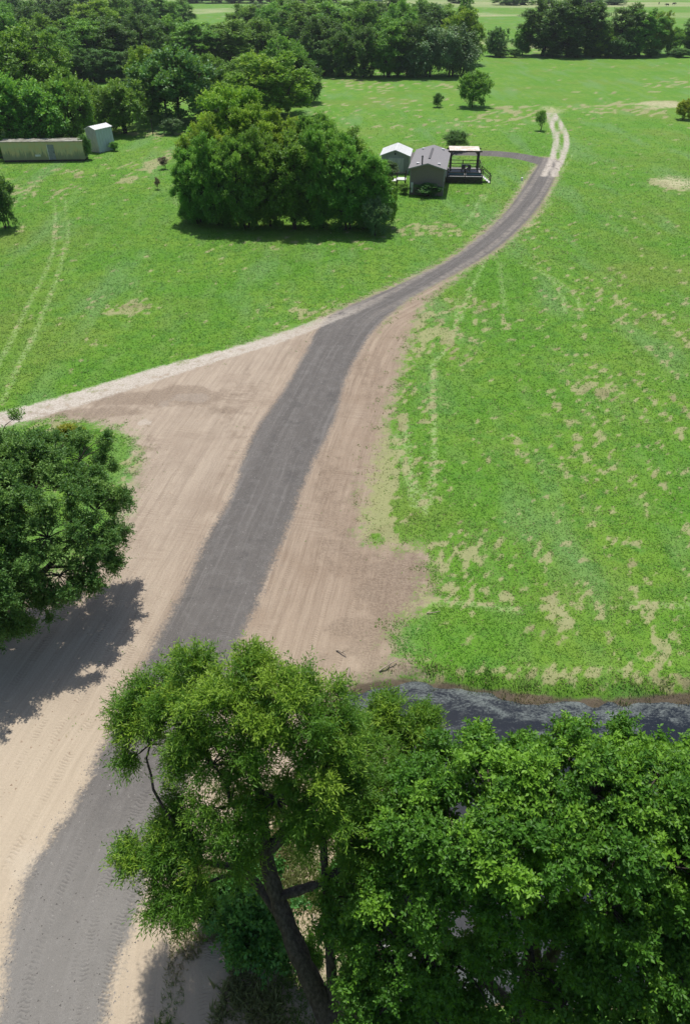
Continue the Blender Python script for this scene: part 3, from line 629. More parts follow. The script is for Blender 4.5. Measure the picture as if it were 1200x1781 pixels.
for a in [('drape', 742, 135, 42, 92, 'grey', 'grey-green vine-draped tree on the front edge of the central wood'), ('drape', 786, 133, 40, 92, 'grey', 'vine-draped tree at the right end of the central wood'),
          ('round_a', 800, 112, 12, 86, 'bright', 'yellow-green tree at the right end of the central wood'), ('bushy_a', 598, 134, 70, 42, 'bright', 'small bright green tree at the foot of the central wood'),
          ('bushy_b', 668, 135, 78, 42, 'bright', 'small yellow-green tree amid the dark front of the central wood'), ('shrub', 692, 136, 108, 26, 'grey', 'pale grey-green shrub at the foot of the central wood'),
          ('tall_a', 806, 58, -8, 30, 'mid', 'slim far tree standing alone left of the pale fields'),
          ('bushy_b', 862, 97, 46, 46, 'dark', 'dark bushy tree in the gap left of the right-hand tree line'),
          ('tall_b', 908, 94, 32, 34, 'mid', 'small green tree at the left end of the right-hand tree line'),
          ('tall_a', 942, 96, -8, 84, 'dark', 'tall dark tree at the left of the right-hand tree line'), ('tall_b', 985, 97, -24, 90, 'dark', 'tallest dark tree of the right-hand tree line'),
          ('tall_a', 1018, 96, -6, 70, 'dark', 'dark tree right of the tallest in the right-hand tree line'), ('round_b', 1043, 97, 40, 56, 'bright', 'bright yellow-green tree in the middle of the right-hand tree line'),
          ('tall_b', 1080, 96, 0, 66, 'dark', 'tall dark tree right of the bright tree in the tree line'), ('tall_a', 1110, 97, 10, 70, 'mid', 'leafy green tree in the right part of the tree line'),
          ('tall_a', 1140, 95, 14, 40, 'bright', 'thin light green tree in the right part of the tree line'), ('bushy_b', 1082, 98, 55, 60, 'dark', 'low dark tree in front of the right part of the tree line'),
          ('bushy_a', 1165, 94, 48, 50, 'mid', 'low leafy tree near the right end of the tree line'), ('tall_b', 1200, 94, 22, 44, 'dark', 'dark tree at the right frame edge of the tree line'), ('round_a', 1240, 94, 20, 60, 'mid', 'green tree past the right end of the tree line')]:
    put_tree(*a, bark=BARKD)
for i, (px, w_) in enumerate([(870,30),(895,24),(960,40),(1000,44),(1030,30),(1060,36),(1130,34),(1180,40)]):
    put_tree('shrub', px, 99, 84, w_, 'dark', 'low dark bush in the shade under the right-hand tree line, ' + ORD[i] + ' from the left', 'underbrush below the right-hand tree line', name='shrub', cat='shrub')
belt([(880,9,-9,50,'mid'),(905,8,-8,40,'dark'),(945,8,-10,40,'dark'),(1020,9,-6,60,'dark'),(1068,8,-4,40,'dark'),(800,6,-10,50,'dark')], 'far tree on the horizon fields', 'far trees at the top')
belt([(340+34*i, 5, -14, 50, 'dark') for i in range(8)], 'dark tree in the row closing the far meadow', 'far dark row at the top', ('round_a', 'bushy_a'))

# ---- single trees and shrubs in the pasture
put_tree('shrub', 12, 396, 302, 58, 'dark', 'lone young dark tree at the left frame edge of the pasture')
put_tree('bushy_a', 824, 187, 126, 60, 'mid', 'lone bushy green tree in the field behind the house')
put_tree('shrub', 760, 187, 163, 19, 'dark', 'small dark round shrub left of the lone bushy tree', name='shrub', cat='shrub')
put_tree('sapling', 938, 228, 193, 20, 'mid', 'slender sapling standing left of the dirt track', name='sapling')
put_tree('cedar', 792, 262, 226, 42, 'dark', 'dark upright evergreen behind the porch', name='evergreen_shrub', cat='shrub')
put_tree('bushy_a', 1189, 207, 172, 34, 'yellow', 'yellow-green rounded bush at the right frame edge', name='shrub', cat='shrub')
put_tree('shrub', 301, 235, 207, 34, 'grey', 'small grey-green shrub at the foot of the large dark tree', name='shrub', cat='shrub')
put_tree('sapling', 286, 293, 272, 16, 'rust', 'dark brown weed clump on the bare patch left of the copse', name='weed_clump', cat='weed')
put_tree('sapling', 275, 328, 308, 10, 'rust', 'thin dark weed stalks below the bare patch left of the copse', name='weed_clump', cat='weed')
put_tree('bushy_b', 674, 313, 280, 34, 'grey', 'grey-green small tree in front of the white-roofed shed', name='small_tree')
put_tree('shrub', 744, 341, 318, 46, 'dark', 'dark shrub growing against the end wall of the mobile home', name='shrub', cat='shrub')
put_tree('shrub', 702, 338, 320, 22, 'mid', 'small green shrub at the left corner of the mobile home', name='shrub', cat='shrub')
for (px, py, tp, w_, m, l) in [(126, 772, 738, 44, 'yellow', 'yellowing bush behind the large tree at the left'), (148, 778, 742, 30, 'dark', 'small dark bush beside the yellowing bush')]:
    put_tree('shrub', px, py, tp, w_, m, l, name='shrub', cat='shrub')
put_tree('shrub', 200, 262, 246, 16, 'mid', 'weeds grown up against the right side of the pale shed', name='shrub', cat='shrub')

# ---- the three large foreground trees
def LP(L):
    out = []
    for (px, py, z, rp) in L:
        p = P(px, py, z); out.append((p[0], p[1], p[2], rp/pxm(p)))
    return np.array(out)
def near_tree(name, root, lobes, trunks, label, leafm, **kw):
    r0 = np.array([root[0], root[1], H(root[0], root[1])])
    lob = LP(lobes); lob[:, :3] -= r0
    tr = [([np.array(p) - r0 for p in pts], rad) for pts, rad in trunks]
    tm, cm = grow(lobes=lob, trunks=tr, **kw)
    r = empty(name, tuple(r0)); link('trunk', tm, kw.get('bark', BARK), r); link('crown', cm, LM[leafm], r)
    return tag(r, label, 'tree')
wb = P(590, 1800); wf = P(462, 1482, 6.0)
near_tree('willow_tree', wb[:2],
 [(262,1250,8.6,54),(300,1215,9.2,56),(352,1180,10,52),(425,1182,10.4,56),(490,1220,10.4,66),(405,1235,10,75),(330,1260,9,70),(262,1295,8,48),(555,1250,10,62),(600,1300,9,55),(540,1320,9,70),(450,1300,9.2,80),
  (370,1330,8.4,62),(400,1400,7.6,62),(330,1430,7,50),(285,1450,6.4,46),(250,1480,6,38),(270,1525,5.4,42),(340,1500,6,50),(400,1480,6.4,48),(480,1390,7.8,60),(560,1390,8,62),(615,1370,7.6,50),(640,1330,7.5,40),(330,1560,4.8,40),(600,1440,7,44),(540,1450,7,40)],
 [([wb + (0, 0, -.4), P(560, 1745, 1.2), P(520, 1660, 2.9), P(482, 1560, 4.6), wf, P(455, 1400, 7.4), P(430, 1290, 8.8)], [.38, .31, .26, .23, .2, .14, .06]),
  ([wf, P(520, 1420, 7.2), P(560, 1340, 8.4), P(570, 1280, 9.2)], [.2, .15, .1, .05]),
  ([P(500, 1610, 3.8), P(430, 1520, 4.7), P(360, 1500, 5.4), P(290, 1480, 6.0)], [.15, .12, .08, .04]),
  ([P(482, 1560, 4.6), P(530, 1545, 5.0), P(566, 1530, 5.4), P(640, 1470, 6.2)], [.15, .12, .1, .05]),
  ([P(580, 1795) + (0, 0, -.4), P(577, 1700, 2.2), P(568, 1560, 4.6), P(563, 1440, 6.6), P(580, 1380, 7.6)], [.17, .15, .12, .09, .04])],
 'leaning willow with feathery light green crown beside the gravel road at the bottom', 'willow',
 seed=31, nper=10, clump_r=.36, nshoot=54, k=12, ll=.125, lw=.027, shoot_len=.48, droop=.3, upb=.45, twigs=3, limb_r=.07, shell=.4, spread=.75)
wb2 = P(650, 1520)
near_tree('willow_shrub', wb2[:2], [(690,1245,6.4,40),(660,1275,6,38),(722,1275,6,38),(695,1305,5.4,42),(650,1310,5.2,34),(735,1310,5,26)],
 [([wb2 + (0, 0, -.4), P(665, 1440, 2), P(680, 1360, 3.8), P(690, 1300, 5.2)], [.14, .11, .08, .04])],
 'smaller yellow-green willow between the leaning willow and the pond', 'willow',
 seed=32, nper=9, clump_r=.32, nshoot=44, k=11, ll=.15, lw=.03, shoot_len=.45, droop=.3, upb=.6, twigs=2, limb_r=.05, shell=.4, spread=.75)
eb = P(905, 1815)
near_tree('broadleaf_tree', eb[:2],
 [(790,1335,8.2,44),(850,1328,8.8,48),(915,1345,9,56),(990,1325,9,58),(1060,1335,9,58),(1130,1340,9,60),(1200,1345,9,60),(1270,1370,8.5,70),(735,1380,7.4,46),(690,1410,7,52),(645,1465,6.4,50),(770,1390,8.4,66),(850,1380,9.4,70),(940,1380,9.8,74),(1030,1380,9.8,76),(1120,1385,9.8,76),(1205,1410,9.4,76),
  (720,1470,7.6,66),(800,1480,8.6,72),(890,1480,9.4,74),(980,1480,9.4,74),(1070,1480,9.4,74),(1160,1500,9,76),(1230,1540,8.5,80),(640,1545,5.6,52),(700,1560,6.4,60),(780,1565,7.2,60),(870,1570,7.6,56),(1060,1580,8,66),(1150,1600,7.6,72),(610,1620,4.4,40),(660,1640,4.6,48),(620,1710,3.6,42),(690,1720,3.6,46),
  (1010,1660,6.4,52),(1090,1680,6.6,66),(1180,1700,6.6,72),(980,1750,5.4,56),(1060,1790,5.4,62),(1160,1800,5.4,70),(690,1680,4.6,46),(900,1440,8.4,60),(1010,1440,8.4,60),(1110,1560,7.2,60),(930,1560,7.2,50),(1020,1600,6.4,50),(1120,1720,5,56),(760,1700,4,46),(660,1600,5.2,44),(600,1560,5,30),(640,1790,3,44),(760,1780,3.6,46),(890,1790,4,44),(820,1700,4.4,50),(740,1660,4.8,50),(930,1690,5,46),(850,1640,5.6,44),(700,1780,3,46),(960,1610,6.6,46),(820,1790,3,46)],
 [([eb + (0, 0, -.5), P(915, 1740, 2), P(925, 1640, 4.4), P(900, 1520, 6.8), P(880, 1430, 8.4)], [.34, .28, .22, .16, .06]),
  ([P(918, 1740, 2), P(965, 1650, 4), P(1000, 1560, 6.2), P(1060, 1470, 8), P(1100, 1410, 9)], [.22, .18, .15, .1, .05]),
  ([P(912, 1770, 1.2), P(840, 1700, 3), P(760, 1600, 5), P(720, 1510, 6.6)], [.18, .14, .1, .05]),
  ([P(915, 1750, 1.8), P(1010, 1720, 3.6), P(1110, 1660, 5.4), P(1190, 1590, 7)], [.17, .14, .1, .05])],
 'large broad-leaved tree with fresh green crown filling the lower right corner', 'elder',
 seed=33, nper=10, clump_r=.42, nshoot=42, k=12, ll=.112, lw=.058, shoot_len=.34, droop=.35, upb=.55, twigs=1, limb_r=.065, shell=.45, spread=1.0)
lb_ = P(-12, 1100)
near_tree('shade_tree', lb_[:2],
 [(40,800,7.2,62),(95,790,7.2,52),(140,800,6.6,46),(0,790,7.7,70),(175,830,5.7,36),(60,860,6.6,70),(120,860,6.1,60),(170,885,5.1,44),(196,870,4.4,26),(20,930,5.7,70),(85,935,5.4,62),(140,940,4.6,50),(175,930,4.1,34),(50,1000,4.1,56),(105,1000,3.8,46),(145,995,3.4,34),(20,1050,3.0,44),(-60,850,7.4,110),(-70,960,5.7,110),(-40,1050,4.1,70),(-140,900,6.6,110),(60,1045,2.6,34),(100,1035,2.8,30),(10,1070,2.5,40),(125,1020,3.0,26),(208,872,4.1,16),(203,930,3.6,16),(188,980,3.1,18),(155,1020,2.6,20),(172,955,3.6,26),(30,860,6.9,60),(40,930,5.4,60),(0,1085,2,36),(40,1075,2.2,30),(-40,1100,2,50)],
 [([lb_ + (0, 0, -.5), P(-5, 1060, 1.6), P(10, 990, 3.0), P(30, 910, 5), P(40, 850, 6.4)], [.4, .34, .28, .18, .06]),
  ([P(-5, 1060, 1.6), P(60, 1010, 2.8), P(120, 950, 4.0), P(165, 910, 4.6)], [.2, .15, .1, .05]),
  ([P(-5, 1060, 1.6), P(-50, 980, 3.4), P(-80, 900, 5.4)], [.26, .2, .08])],
 'large dark green tree at the left frame edge shading the bare soil', 'elm',
 seed=34, nper=10, clump_r=.36, nshoot=54, k=11, ll=.11, lw=.055, shoot_len=.42, droop=.15, upb=.5, twigs=1, limb_r=.08, shell=.35)
# undergrowth below the willow and the broad-leaved tree
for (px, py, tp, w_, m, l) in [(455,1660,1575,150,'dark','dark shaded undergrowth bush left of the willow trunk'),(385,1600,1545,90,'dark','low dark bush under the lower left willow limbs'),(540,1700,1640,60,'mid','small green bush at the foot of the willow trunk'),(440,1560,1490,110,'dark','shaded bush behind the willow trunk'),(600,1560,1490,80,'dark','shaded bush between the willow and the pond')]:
    put_tree('shrub', px, py, tp, w_, m, l, name='shrub', cat='shrub')

# ================================================================== BUILDINGS
m_siding = plain('taupe_siding', (.27, .225, .195), (.215, .178, .155), 5, .8, .2, .1, stretch=(6, 6, .6))
m_trim = plain('grey_trim', (.30, .29, .28), (.24, .23, .22), 4, .7)
m_shingle = plain('grey_shingles', (.27, .26, .265), (.205, .195, .2), 9, .9, .15, .5, stretch=(1, 3, 1))
m_white = plain('white_paint', (.74, .74, .72), (.55, .54, .52), 3, .6)
m_whitemetal = plain('white_sheet_metal', (.80, .80, .78), (.70, .70, .68), 2, .45, .4, .05)
m_greywall = plain('grey_wall_paint', (.38, .375, .36), (.31, .305, .295), 3, .75)
m_glass = plain('dark_window_glass', (.03, .035, .04), (.05, .055, .06), 2, .12, .6, .0)
m_darkwood = plain('dark_stained_wood', (.05, .04, .034), (.085, .07, .058), 6, .8, .2, .3, stretch=(1, 1, 5))
m_board = plain('weathered_deck_boards', (.33, .32, .31), (.24, .235, .24), 5, .8)
m_canopy = plain('rust_stained_canopy', (.72, .70, .65), (.50, .38, .28), 1.6, .7)
m_blue = plain('blue_cover_fabric', (.10, .15, .27), (.07, .10, .19), 3, .5)
m_black = plain('black_pipe', (.03, .03, .03), (.05, .05, .05), 3, .6)
m_tan = plain('tan_tabletop', (.30, .28, .20), (.22, .2, .14), 3, .6)
def trailer_mat():
    g = NG('mildewed_cream_panel'); oc = g.n('ShaderNodeTexCoord').outputs['Object']; sx = g.n('ShaderNodeSeparateXYZ'); g.t.links.new(oc, sx.inputs[0])
    n1 = g.noise(g.vmul(oc, (2.2, 2.2, .35)), 1.4, 5, .65); n2 = g.noise(oc, 1.2, 4)
    c = g.mix(g.mr(n2, .35, .65), (.56, .46, .23), (.50, .48, .26))
    stain = g.mr(g.math('ADD', g.math('MULTIPLY', n1, 1.8), g.math('MULTIPLY', sx.outputs[2], -.42)), .25, .55)
    c = g.mix(g.math('MULTIPLY', stain, .75), c, (.2, .23, .14))
    return g.done(g.bsdf(c, .7, .3))
m_trailer = trailer_mat()
m_palesheet = plain('pale_blue_sheet', (.45, .53, .54), (.36, .44, .43), 2.5, .5, .35, .1, stretch=(3, 3, .5))
m_offwhite = plain('off_white_panel', (.62, .60, .57), (.47, .45, .42), 2.5, .55, .3, .1, stretch=(3, 3, .5))
m_greydoor = plain('grey_door_paint', (.27, .28, .29), (.2, .21, .22), 3, .6)

def ground_at(x, y): return H(x, y)
# --- mobile home: local x across (0..W), y along the length away from the camera
Wm, Lm, zE, zR = 4.3, 11.2, 3.15, 3.75
fx, fy = 8.45, 99.2; hz = ground_at(10.5, 104) 
home = tag(empty('mobile_home', (fx, fy, hz), math.radians(-9.5)), 'long taupe mobile home with grey gable roof beside the porch', 'house')
MB().prism([(0, 0, .55), (Wm, 0, .55), (Wm, 0, zE), (Wm/2, 0, zR), (0, 0, zE)], (0, Lm, 0)).build('wall', m_siding, home)
MB().box(.04, Wm-.04, .04, Lm-.04, -.3, .546).build('skirting', m_siding, home)
b = MB()
for i in range(1, 14):
    x = i*Wm/14; zt = zE + (zR-zE)*(1-abs(x-Wm/2)/(Wm/2)) - .05
    b.box(x-.025, x+.025, -.028, -.001, .5, zt)
for i in range(1, 36):
    y = i*Lm/36; b.box(Wm+.001, Wm+.025, y-.02, y+.02, .5, zE-.05)
b.build('siding_batten', m_siding, home)
for x0, x1 in ((-.06, .05), (Wm-.05, Wm+.06)): MB().box(x0, x1, -.06, .05, 0, zE-.02).build('corner_trim', m_trim, home)
oh = .28; th = .09; sl = (zR-zE)/(Wm/2)
for s in (-1, 1):
    xe = Wm/2 + s*(Wm/2+oh); ze = zE - sl*oh
    r = MB().prism([(Wm/2, -oh, zR+.02), (xe, -oh, ze+.02), (xe, -oh, ze+.02+th), (Wm/2, -oh, zR+.02+th)], (0, Lm+2*oh, 0)).build('roof_slope', m_shingle, home)
    MB().prism([(Wm/2, -oh-.03, zR+.0), (xe, -oh-.03, ze), (xe, -oh-.03, ze+.16), (Wm/2, -oh-.03, zR+.16)], (0, .028, 0)).build('fascia', m_trim, r)
    MB().box(min(xe, xe+s*.03), max(xe, xe+s*.03), -oh, Lm+oh, ze, ze+.14).build('fascia', m_trim, r)
    # shingle courses
    b = MB()
    for i in range(1, 9):
        t = i/9; x = Wm/2 + s*(Wm/2+oh)*t; z = zR + (ze-zR)*t + th + .02
        b.prism([(x-s*.24, -oh+.01, z+.24*sl+.001), (x, -oh+.01, z+.012), (x, -oh+.01, z-.004)], (0, Lm+2*oh-.02, 0))
    b.build('shingle_course', m_shingle, r)
    for yy in (1.2, Lm-1.0):
        x = Wm/2 + s*1.35; z = zR - sl*1.35 + th + .02
        MB().box(x-.19, x+.19, yy-.17, yy+.17, z, z+.17).build('roof_vent', m_white, r, .02)
MB().box(Wm/2-.14, Wm/2+.14, 2.5, Lm-2.2, zR+th, zR+th+.1).build('ridge_vent', plain('dark_ridge', (.11, .105, .11)), home)
MB().cyl((Wm/2-.75, .3, zR-.3), (Wm/2-.75, .3, zR+.75), .09).cyl((Wm/2-.75, .3, zR+.75), (Wm/2-.75, .3, zR+.92), .15, r2=.06).build('vent_pipe', m_black, home)
for (y0, y1, z0, z1) in ((1.2, 2.1, 1.5, 2.6), (4.0, 5.0, 1.5, 2.6), (9.0, 10, 1.5, 2.6)):
    wv = MB().box(Wm+.001, Wm+.05, y0, y1, z0, z1).build('window', m_white, home)
    MB().box(Wm+.051, Wm+.06, y0+.07, y1-.07, z0+.07, z1-.07).build('pane', m_glass, wv)
dv = MB().box(Wm+.001, Wm+.06, 6.6, 7.5, .75, 2.75).build('door', m_white, home); MB().box(Wm+.061, Wm+.075, 6.75, 7.35, 1.7, 2.6).build('pane', m_glass, dv)
MB().box(.12, .42, -.16, -.03, .3, 1.5).build('utility_box', m_white, home, .02)
# --- white-roofed shed
shd = tag(empty('garden_shed', (5.2, 111.0, ground_at(7, 113)), math.radians(-8)), 'grey shed with bright white gable roof left of the mobile home', 'shed')
W2, L2, e2, r2 = 3.9, 4.6, 2.35, 3.05
MB().prism([(0, 0, -.2), (W2, 0, -.2), (W2, 0, e2), (W2/2, 0, r2), (0, 0, e2)], (0, L2, 0)).build('wall', m_greywall, shd)
for s in (-1, 1):
    xe = W2/2 + s*(W2/2+.25); ze = e2 - (r2-e2)/(W2/2)*.25
    r = MB().prism([(W2/2, -.25, r2+.01), (xe, -.25, ze+.01), (xe, -.25, ze+.07), (W2/2, -.25, r2+.07)], (0, L2+.5, 0)).build('roof_slope', m_whitemetal, shd)
    b = MB()
    for i in range(8):
        y = -.2 + i*(L2+.4)/7; b.bar((W2/2+s*.03, y, r2+.085), (xe, y, ze+.085), .04, .03)
    b.build('roof_rib', m_whitemetal, r)
MB().box(W2/2-.1, W2/2+.1, -.05, -.002, 2.45, 2.7).build('gable_vent', m_black, shd)
for x0 in (1.0, 2.12):
    d_ = MB().box(x0, x0+1.08, -.06, -.002, 0, 2.05).build('door', m_offwhite, shd)
    MB().box(x0+.9 if x0 < 2 else x0+.1, (x0+.9 if x0 < 2 else x0+.1)+.06, -.09, -.061, .95, 1.1).build('handle', m_black, d_)
MB().box(W2+.002, W2+.07, -.07, .06, 0, e2-.12).build('corner_trim', m_offwhite, shd)
# --- timber steps and planks left of the home
stp = tag(empty('wooden_steps', (6.9, 103.5, ground_at(7, 103)), math.radians(-9)), 'pale wooden steps and landing by the left side of the mobile home', 'steps')
MB().box(.0, 1.3, 0, 1.5, .72, .8).build('landing', m_white, stp)
for i in range(3): MB().box(-.38*(i+1), -.38*i-.02, .1, 1.4, .55-.22*i, .61-.22*i).build('tread', m_white, stp)
for (x, y) in ((.06, .06), (1.2, .06), (.06, 1.4), (1.2, 1.4)): MB().box(x-.05, x+.05, y-.05, y+.05, -.2, 1.7).build('post', m_darkwood, stp)
MB().bar((.06, .06, 1.65), (-1.05, .06, .85), .08).build('handrail', m_darkwood, stp); MB().bar((.06, .06, 1.65), (1.2, .06, 1.65), .08).build('rail', m_darkwood, stp)
for i, (x, y, a, L_) in enumerate([(5.3, 102.2, .3, 2.0), (5.7, 101.9, -.2, 1.6)]):
    o = MB().box(-L_/2, L_/2, -.12, .12, 0, .05).build('plank', m_white); o.location = (x, y, ground_at(x, y)+.03); o.rotation_euler = (0, .03, a)
    tag(o, ('longer' if i == 0 else 'shorter') + ' white plank lying on the grass by the wooden steps', 'plank')
# --- porch deck with canopy
dx, dy = 14.0, 105.4
dk = tag(empty('porch', (dx, dy, ground_at(16, 108)), math.radians(-4)), 'raised dark timber porch with railing and pale canopy right of the mobile home', 'porch')
Wd_, Ld_, fz = 4.9, 5.6, .85
for i in range(24):
    x = i*Wd_/24; MB().box(x+.008, x+Wd_/24-.008, 0, Ld_, fz-.05, fz).build('deck_board', m_board, dk)
MB().box(0, Wd_, .02, .08, fz-.33, fz-.052).build('fascia', m_darkwood, dk); MB().box(Wd_-.08, Wd_-.02, .1, Ld_, fz-.33, fz-.052).build('fascia', m_darkwood, dk)
b = MB()
for i in range(30): b.box(i*Wd_/30+.02, (i+1)*Wd_/30-.02, .09, .11, -.1, fz-.3)
b.build('skirt_lattice', m_darkwood, dk)
for (x, y) in ((.06, .06), (Wd_/2, .06), (Wd_-.06, .06), (Wd_-.06, Ld_-.06), (Wd_-.06, 1.9), (Wd_/2, Ld_-.06), (.06, Ld_-.06)): MB().box(x-.06, x+.06, y-.06, y+.06, -.3, fz+1.0).build('post', m_darkwood, dk)
for zz in (fz+.95, fz+.5, fz+.15):
    MB().box(.12, Wd_-.12, .03, .09, zz-.04, zz+.04).build('rail', m_darkwood, dk)
    MB().box(.12, Wd_-.12, Ld_-.09, Ld_-.03, zz-.04, zz+.04).build('rail', m_darkwood, dk)
    MB().box(Wd_-.09, Wd_-.03, 1.95, Ld_-.12, zz-.04, zz+.04).build('rail', m_darkwood, dk)
for x0, x1 in ((.2, Wd_/2-.12), (Wd_/2+.12, Wd_-.2)): MB().box(x0, x1, .1, .13, fz+.06, fz+.46).build('blue_cover', m_blue, dk)
for (x, y) in ((.6, 3.2), (Wd_-.5, 3.2), (.6, Ld_-.5), (Wd_-.5, Ld_-.5)):
    MB().box(x-.09, x+.09, y-.09, y+.09, fz+.001, fz+2.5).build('canopy_post', m_darkwood, dk)
    MB().bar((x, y, fz+1.9), (x+(.5 if x < 2 else -.5), y, fz+2.45), .09).build('brace', m_darkwood, dk)
for y in (3.2, Ld_-.5): MB().box(.1, Wd_-.1, y-.06, y+.06, fz+2.45, fz+2.62).build('beam', m_darkwood, dk)
for i in range(6):
    x0 = .25+i*.7; MB().prism([(x0, 2.95, fz+2.63), (x0+.695, 2.95, fz+2.63), (x0+.695, 2.95, fz+2.69), (x0, 2.95, fz+2.69)], (0, 2.45, .1)).build('canopy_panel', m_canopy, dk)
for i in range(4):
    MB().box(Wd_+.28*i+.01, Wd_+.28*(i+1), .5, 1.7, fz-.2*(i+1)-.05, fz-.2*(i+1)).build('step', m_white, dk)
for y in (.48, 1.72):
    MB().bar((Wd_-.02, y, fz+.95), (Wd_+1.15, y, .95), .08).build('stair_rail', m_darkwood, dk); MB().box(Wd_+1.08, Wd_+1.18, y-.05, y+.05, -.1, 1.0).build('stair_post', m_darkwood, dk)
    MB().bar((Wd_-.02, y, fz+.45), (Wd_+1.15, y, .45), .06).build('stair_rail', m_darkwood, dk)
dm = Matrix.Translation(dk.location) @ Matrix.Rotation(math.radians(-4), 4, 'Z')
t_ = tag(empty('patio_table', dm @ Vector((2.7, 3.6, fz)), 0), 'tan topped patio table under the porch canopy', 'table')
MB().box(-.6, .6, -.4, .4, .68, .74).build('tabletop', m_tan, t_, .015)
for (x, y) in ((-.5, -.3), (.5, -.3), (.5, .3), (-.5, .3)): MB().box(x-.03, x+.03, y-.03, y+.03, 0, .679).build('leg', m_darkwood, t_)
for i, x in enumerate((-.35, .4)):
    c_ = tag(empty('patio_chair', dm @ Vector((2.7+x, 2.85, fz)), .2*i), ('left' if i == 0 else 'right') + ' of two dark patio chairs before the tan table', 'chair')
    MB().box(-.24, .24, -.24, .24, .4, .46).build('seat', m_black, c_, .02); MB().box(-.24, .24, -.28, -.241, .44, .95).build('backrest', m_black, c_, .01)
    for (a, q) in ((-.2, -.2), (.2, -.2), (.2, .2), (-.2, .2)): MB().box(a-.025, a+.025, q-.025, q+.025, 0, .399).build('leg', m_black, c_)
# white pipe marker in the yard
mk = tag(empty('marker_post', (P(907, 313)[0], P(907, 313)[1], ground_at(26, 105))), 'short white marker post on the lawn near the gravel bend', 'post')
MB().cyl((0, 0, -.1), (0, 0, .35), .12, 10).build('post', m_white, mk); MB().cyl((0, 0, .35), (0, 0, .42), .16, 10, .05).build('cap', m_white, mk)
# --- long cream trailer on the left
tx0 = P(8, 281); tx1 = P(149, 279)
tr_ = tag(empty('box_trailer', (tx0[0], tx0[1], ground_at(-46, 119)), math.atan2(tx1[1]-tx0[1], tx1[0]-tx0[0])), 'long mildewed cream box trailer under the trees at the left', 'trailer')
TL = math.hypot(*(tx1-tx0)[:2]); TH = 2.75
MB().box(0, TL, 0, 2.4, .25, TH).build('body', m_trailer, tr_, .03)
for i in range(12): MB().box(i*TL/12+.02, (i+1)*TL/12-.02, -.03, -.001, .3, TH-.1).build('side_panel', m_trailer, tr_)
MB().box(-.05, TL+.05, -.06, 2.46, TH, TH+.06).build('roof', plain('weathered_shaded_roof', (.34, .33, .28), (.12, .115, .085), 1.1, .8), tr_)  # weathered roof, its colour darkened to carry the shade of the overhanging trees
d_ = MB().box(TL*.57, TL*.57+.95, -.09, -.031, .3, 2.35).build('door', m_greydoor, tr_); MB().box(TL*.57+.8, TL*.57+.88, -.13, -.091, 1.2, 1.4).build('handle', m_black, d_)
MB().box(TL*.57-.09, TL*.57-.003, -.07, -.031, .3, 2.4).build('door_frame', m_white, tr_)
MB().box(TL*.40, TL*.40+.8, -.07, -.031, .75, 1.02).build('vent_cover', m_white, tr_)
MB().box(.1, TL-.1, .06, 2.3, -.1, .249).build('skirt', m_darkwood, tr_)
MB().bar((-1.5, 1.2, .45), (0, 1.2, .45), .14).bar((-1.3, 1.2, .45), (0, .4, .45), .1).bar((-1.3, 1.2, .45), (0, 2.0, .45), .1).cyl((-1.1, 1.2, -.1), (-1.1, 1.2, .9), .05).build('tow_hitch', m_black, tr_)
# --- pale metal shed, leaning a little
sp_ = P(157, 263)
ms_ = empty('metal_shed', (sp_[0], sp_[1], ground_at(sp_[0], sp_[1])), math.radians(-4)); ms_.rotation_euler = (0, math.radians(-3), math.radians(-30))
tag(ms_, 'pale sheet-metal shed with white roof beside the cream trailer', 'shed')
W3, L3, e3, r3 = 2.2, 3.5, 3.2, 3.6
MB().prism([(0, 0, -.3), (W3, 0, -.3), (W3, 0, e3), (W3/2, 0, r3), (0, 0, e3)], (0, L3, 0)).build('wall', m_palesheet, ms_)
for i in range(5):
    x = i*W3/5; zt = lambda x: e3 + (r3-e3)*(1-abs(x-W3/2)/(W3/2)) - .06
    MB().prism([(x+.02, -.04, 0), (x+W3/5-.02, -.04, 0), (x+W3/5-.02, -.04, zt(x+W3/5-.02)), (x+.02, -.04, zt(x+.02))], (0, .038, 0)).build('end_panel', m_offwhite, ms_)
for i in range(6): MB().box(W3+.002, W3+.04, i*L3/6+.02, (i+1)*L3/6-.02, 0, e3-.08).build('side_panel', m_palesheet, ms_)
for s in (-1, 1):
    xe = W3/2 + s*(W3/2+.15); ze = e3-(r3-e3)/(W3/2)*.15
    r = MB().prism([(W3/2, -.15, r3+.01), (xe, -.15, ze+.01), (xe, -.15, ze+.06), (W3/2, -.15, r3+.06)], (0, L3+.3, 0)).build('roof_slope', m_whitemetal, ms_)
    b = MB()
    for i in range(9): b.bar((W3/2+s*.03, -.1+i*(L3+.2)/8, r3+.075), (xe, -.1+i*(L3+.2)/8, ze+.075), .04, .03)
    b.build('roof_rib', m_whitemetal, r)
put_tree('cedar', 153, 276, 232, 22, 'dark', 'dark vine tangle in the gap between trailer and pale shed', name='vine_tangle', cat='vine')

# ================================================================== HAZE
g = NG('thin_summer_haze'); pv = g.n('ShaderNodeVolumePrincipled'); pv.inputs['Color'].default_value = (.86, .92, 1, 1); pv.inputs['Density'].default_value = .00012; pv.inputs['Anisotropy'].default_value = .3
g.t.links.new(pv.outputs[0], g.out.inputs['Volume'])
tag(MB().box(-2400, 2400, -200, 3300, -4, 45).build('haze', g.m), 'thin pale haze over the whole pasture', 'haze', kind='stuff')
